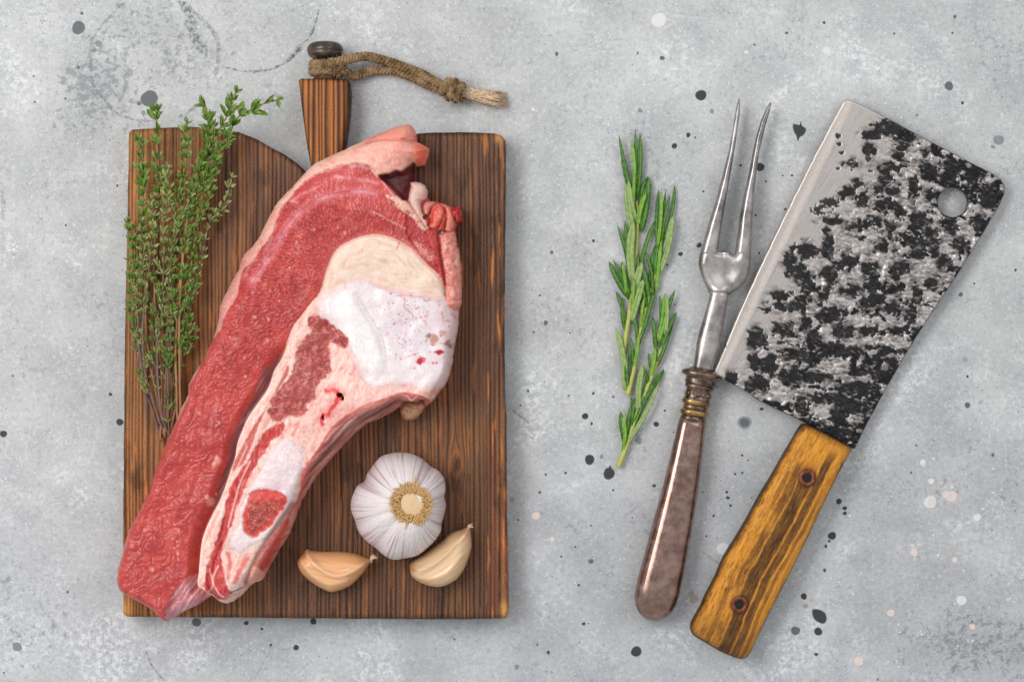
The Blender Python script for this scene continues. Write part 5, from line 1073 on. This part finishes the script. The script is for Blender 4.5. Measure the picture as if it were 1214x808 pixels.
def fhdl(x, y, sd):
    v = (x-a0[0])*hax[0]+(y-a0[1])*hax[1]; u = (x-a0[0])*hnn[0]+(y-a0[1])*hnn[1]       # u>0 towards the lower left side
    uu = u+5*np.sin(v/75+.6)-3*np.sin(v/38)+2*noise(v/40, u/30, 230)
    C = np.tile(lin((218, 146, 48)), (len(x), 1))
    def ov(mk, c):
        nonlocal C
        mk = np.clip(mk, 0, 1)[:, None]; C = C*(1-mk)+lin(c)*mk
    uu = u+2.6*np.sin(v/62+2.2)-1.6*np.sin(v/27+.5)+1.2*noise(v/30, u/25, 230); uf = uu+1.0*noise(u/1.4, v/22, 241)+.8*noise(u/1.0, v/8, 242)
    fibre = noise(uf/1.5, v/34, 231)+.6*noise(uf/.9, v/16, 232); tick = noise(u/1.5, v/5, 233)+.5*noise(u/1.1, v/2.6, 244)
    ov(ss(0, .7, fibre)*.45, (242, 184, 78)); ov(ss(-.1, -.7, fibre)*.5, (158, 92, 30))
    D0 = (50, 29, 19)
    def band(c, hw, k): return ss(hw+1.0, hw-1.0, np.abs(uf-c))*k*(.84+.16*ss(.55, -.1, fibre+.5*tick*ss(0, .4, noise(v/30, u/12, 247))))*(.88+.12*ss(-.4, .3, noise(v/22, u/9, 248)))
    wv = ss(18, 60, v)
    ov(band(1.0, 7.6, .95)*ss(30, 64, v+8*fibre), D0); ov(band(-13.0, 4.6, .92)*ss(8, 30, v+8*fibre), (70, 42, 26)); ov(band(-22, 2.4, .75)*ss(40, 90, v), (104, 62, 32))
    ov(band(15.0, 4.6, .85)*ss(-.45, .15, noise(v/55+3, u/60, 235))*wv, (92, 54, 30)); ov(band(24, 2.8, .65)*ss(-.3, .3, noise(v/40+7, u/60, 236)), (120, 72, 36))
    ov(ss(.1, .6, noise(u/1.3, v/14, 249)+.3*tick)*(.3+.4*ss(-10, 25, u)), (96, 56, 28)); ov(ss(.2, .6, -tick)*.12*ss(2, 12, np.abs(uf+5)), (236, 178, 84))
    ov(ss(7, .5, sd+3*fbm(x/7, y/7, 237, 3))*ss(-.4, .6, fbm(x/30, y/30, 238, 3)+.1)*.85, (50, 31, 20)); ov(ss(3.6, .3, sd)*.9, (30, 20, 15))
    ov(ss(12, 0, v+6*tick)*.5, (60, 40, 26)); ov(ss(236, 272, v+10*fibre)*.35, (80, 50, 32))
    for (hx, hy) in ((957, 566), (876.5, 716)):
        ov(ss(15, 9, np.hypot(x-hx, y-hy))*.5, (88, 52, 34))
    z = 11+10.0*dome(sd, 13)**.9+.35*fibre*.5-1.5*ss(200, 290, v)
    return {'z': z, 'tint': C}
mh = M('oiled_wood', .5, 0, .22); hf_ = mh.noise(1200, 4, .7); mh.set(Base_Color=mh.mix(mh.mr(hf_, .3, .7), mh.mix(1.0, mh.attr('tint'), (.78, .76, .74), 'MULTIPLY'), mh.attr('tint')), Coat_Weight=.03, Coat_Roughness=.4); mh.bump(hf_, .25, .0003)
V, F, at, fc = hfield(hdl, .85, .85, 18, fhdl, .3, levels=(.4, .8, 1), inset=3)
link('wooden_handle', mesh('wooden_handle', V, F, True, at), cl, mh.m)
mrv = steelmat('rusty_rivet', (92, 48, 34), (150, 88, 64), (.35, .6), .6, (120, 60, 40), 500); mdk = simple('rivet_bore_shade', (18, 14, 12), .8)
for (x, y) in ((957, 566), (876.5, 716)):
    V = []; F = []; n = 28; z = 21.9
    pr = [(10.4, -1.2), (10.2, .2), (9, .75), (7.3, .8), (5.8, .45), (5.0, -.3), (4.7, -1.6), (4.7, -4)]
    for r_, dz in pr:
        for k in range(n): V.append(W(x+r_*math.cos(2*math.pi*k/n), y+r_*math.sin(2*math.pi*k/n), z+dz))
    for i in range(len(pr)-1):
        for k in range(n): F.append((i*n+k, (i+1)*n+k, (i+1)*n+(k+1) % n, i*n+(k+1) % n))
    o = link('rivet', fixn(mesh('rivet', V, F)), cl, mrv)
    V = [W(x+5*math.cos(2*math.pi*k/n), y+5*math.sin(2*math.pi*k/n), z-.35) for k in range(n)]  # flat near-black disc painted as the shade inside the hole
    b = mesh('rivet_bore_shade', V, [tuple(range(n))[::-1]]); c = link('rivet_bore_shade', b, o, mdk.m)
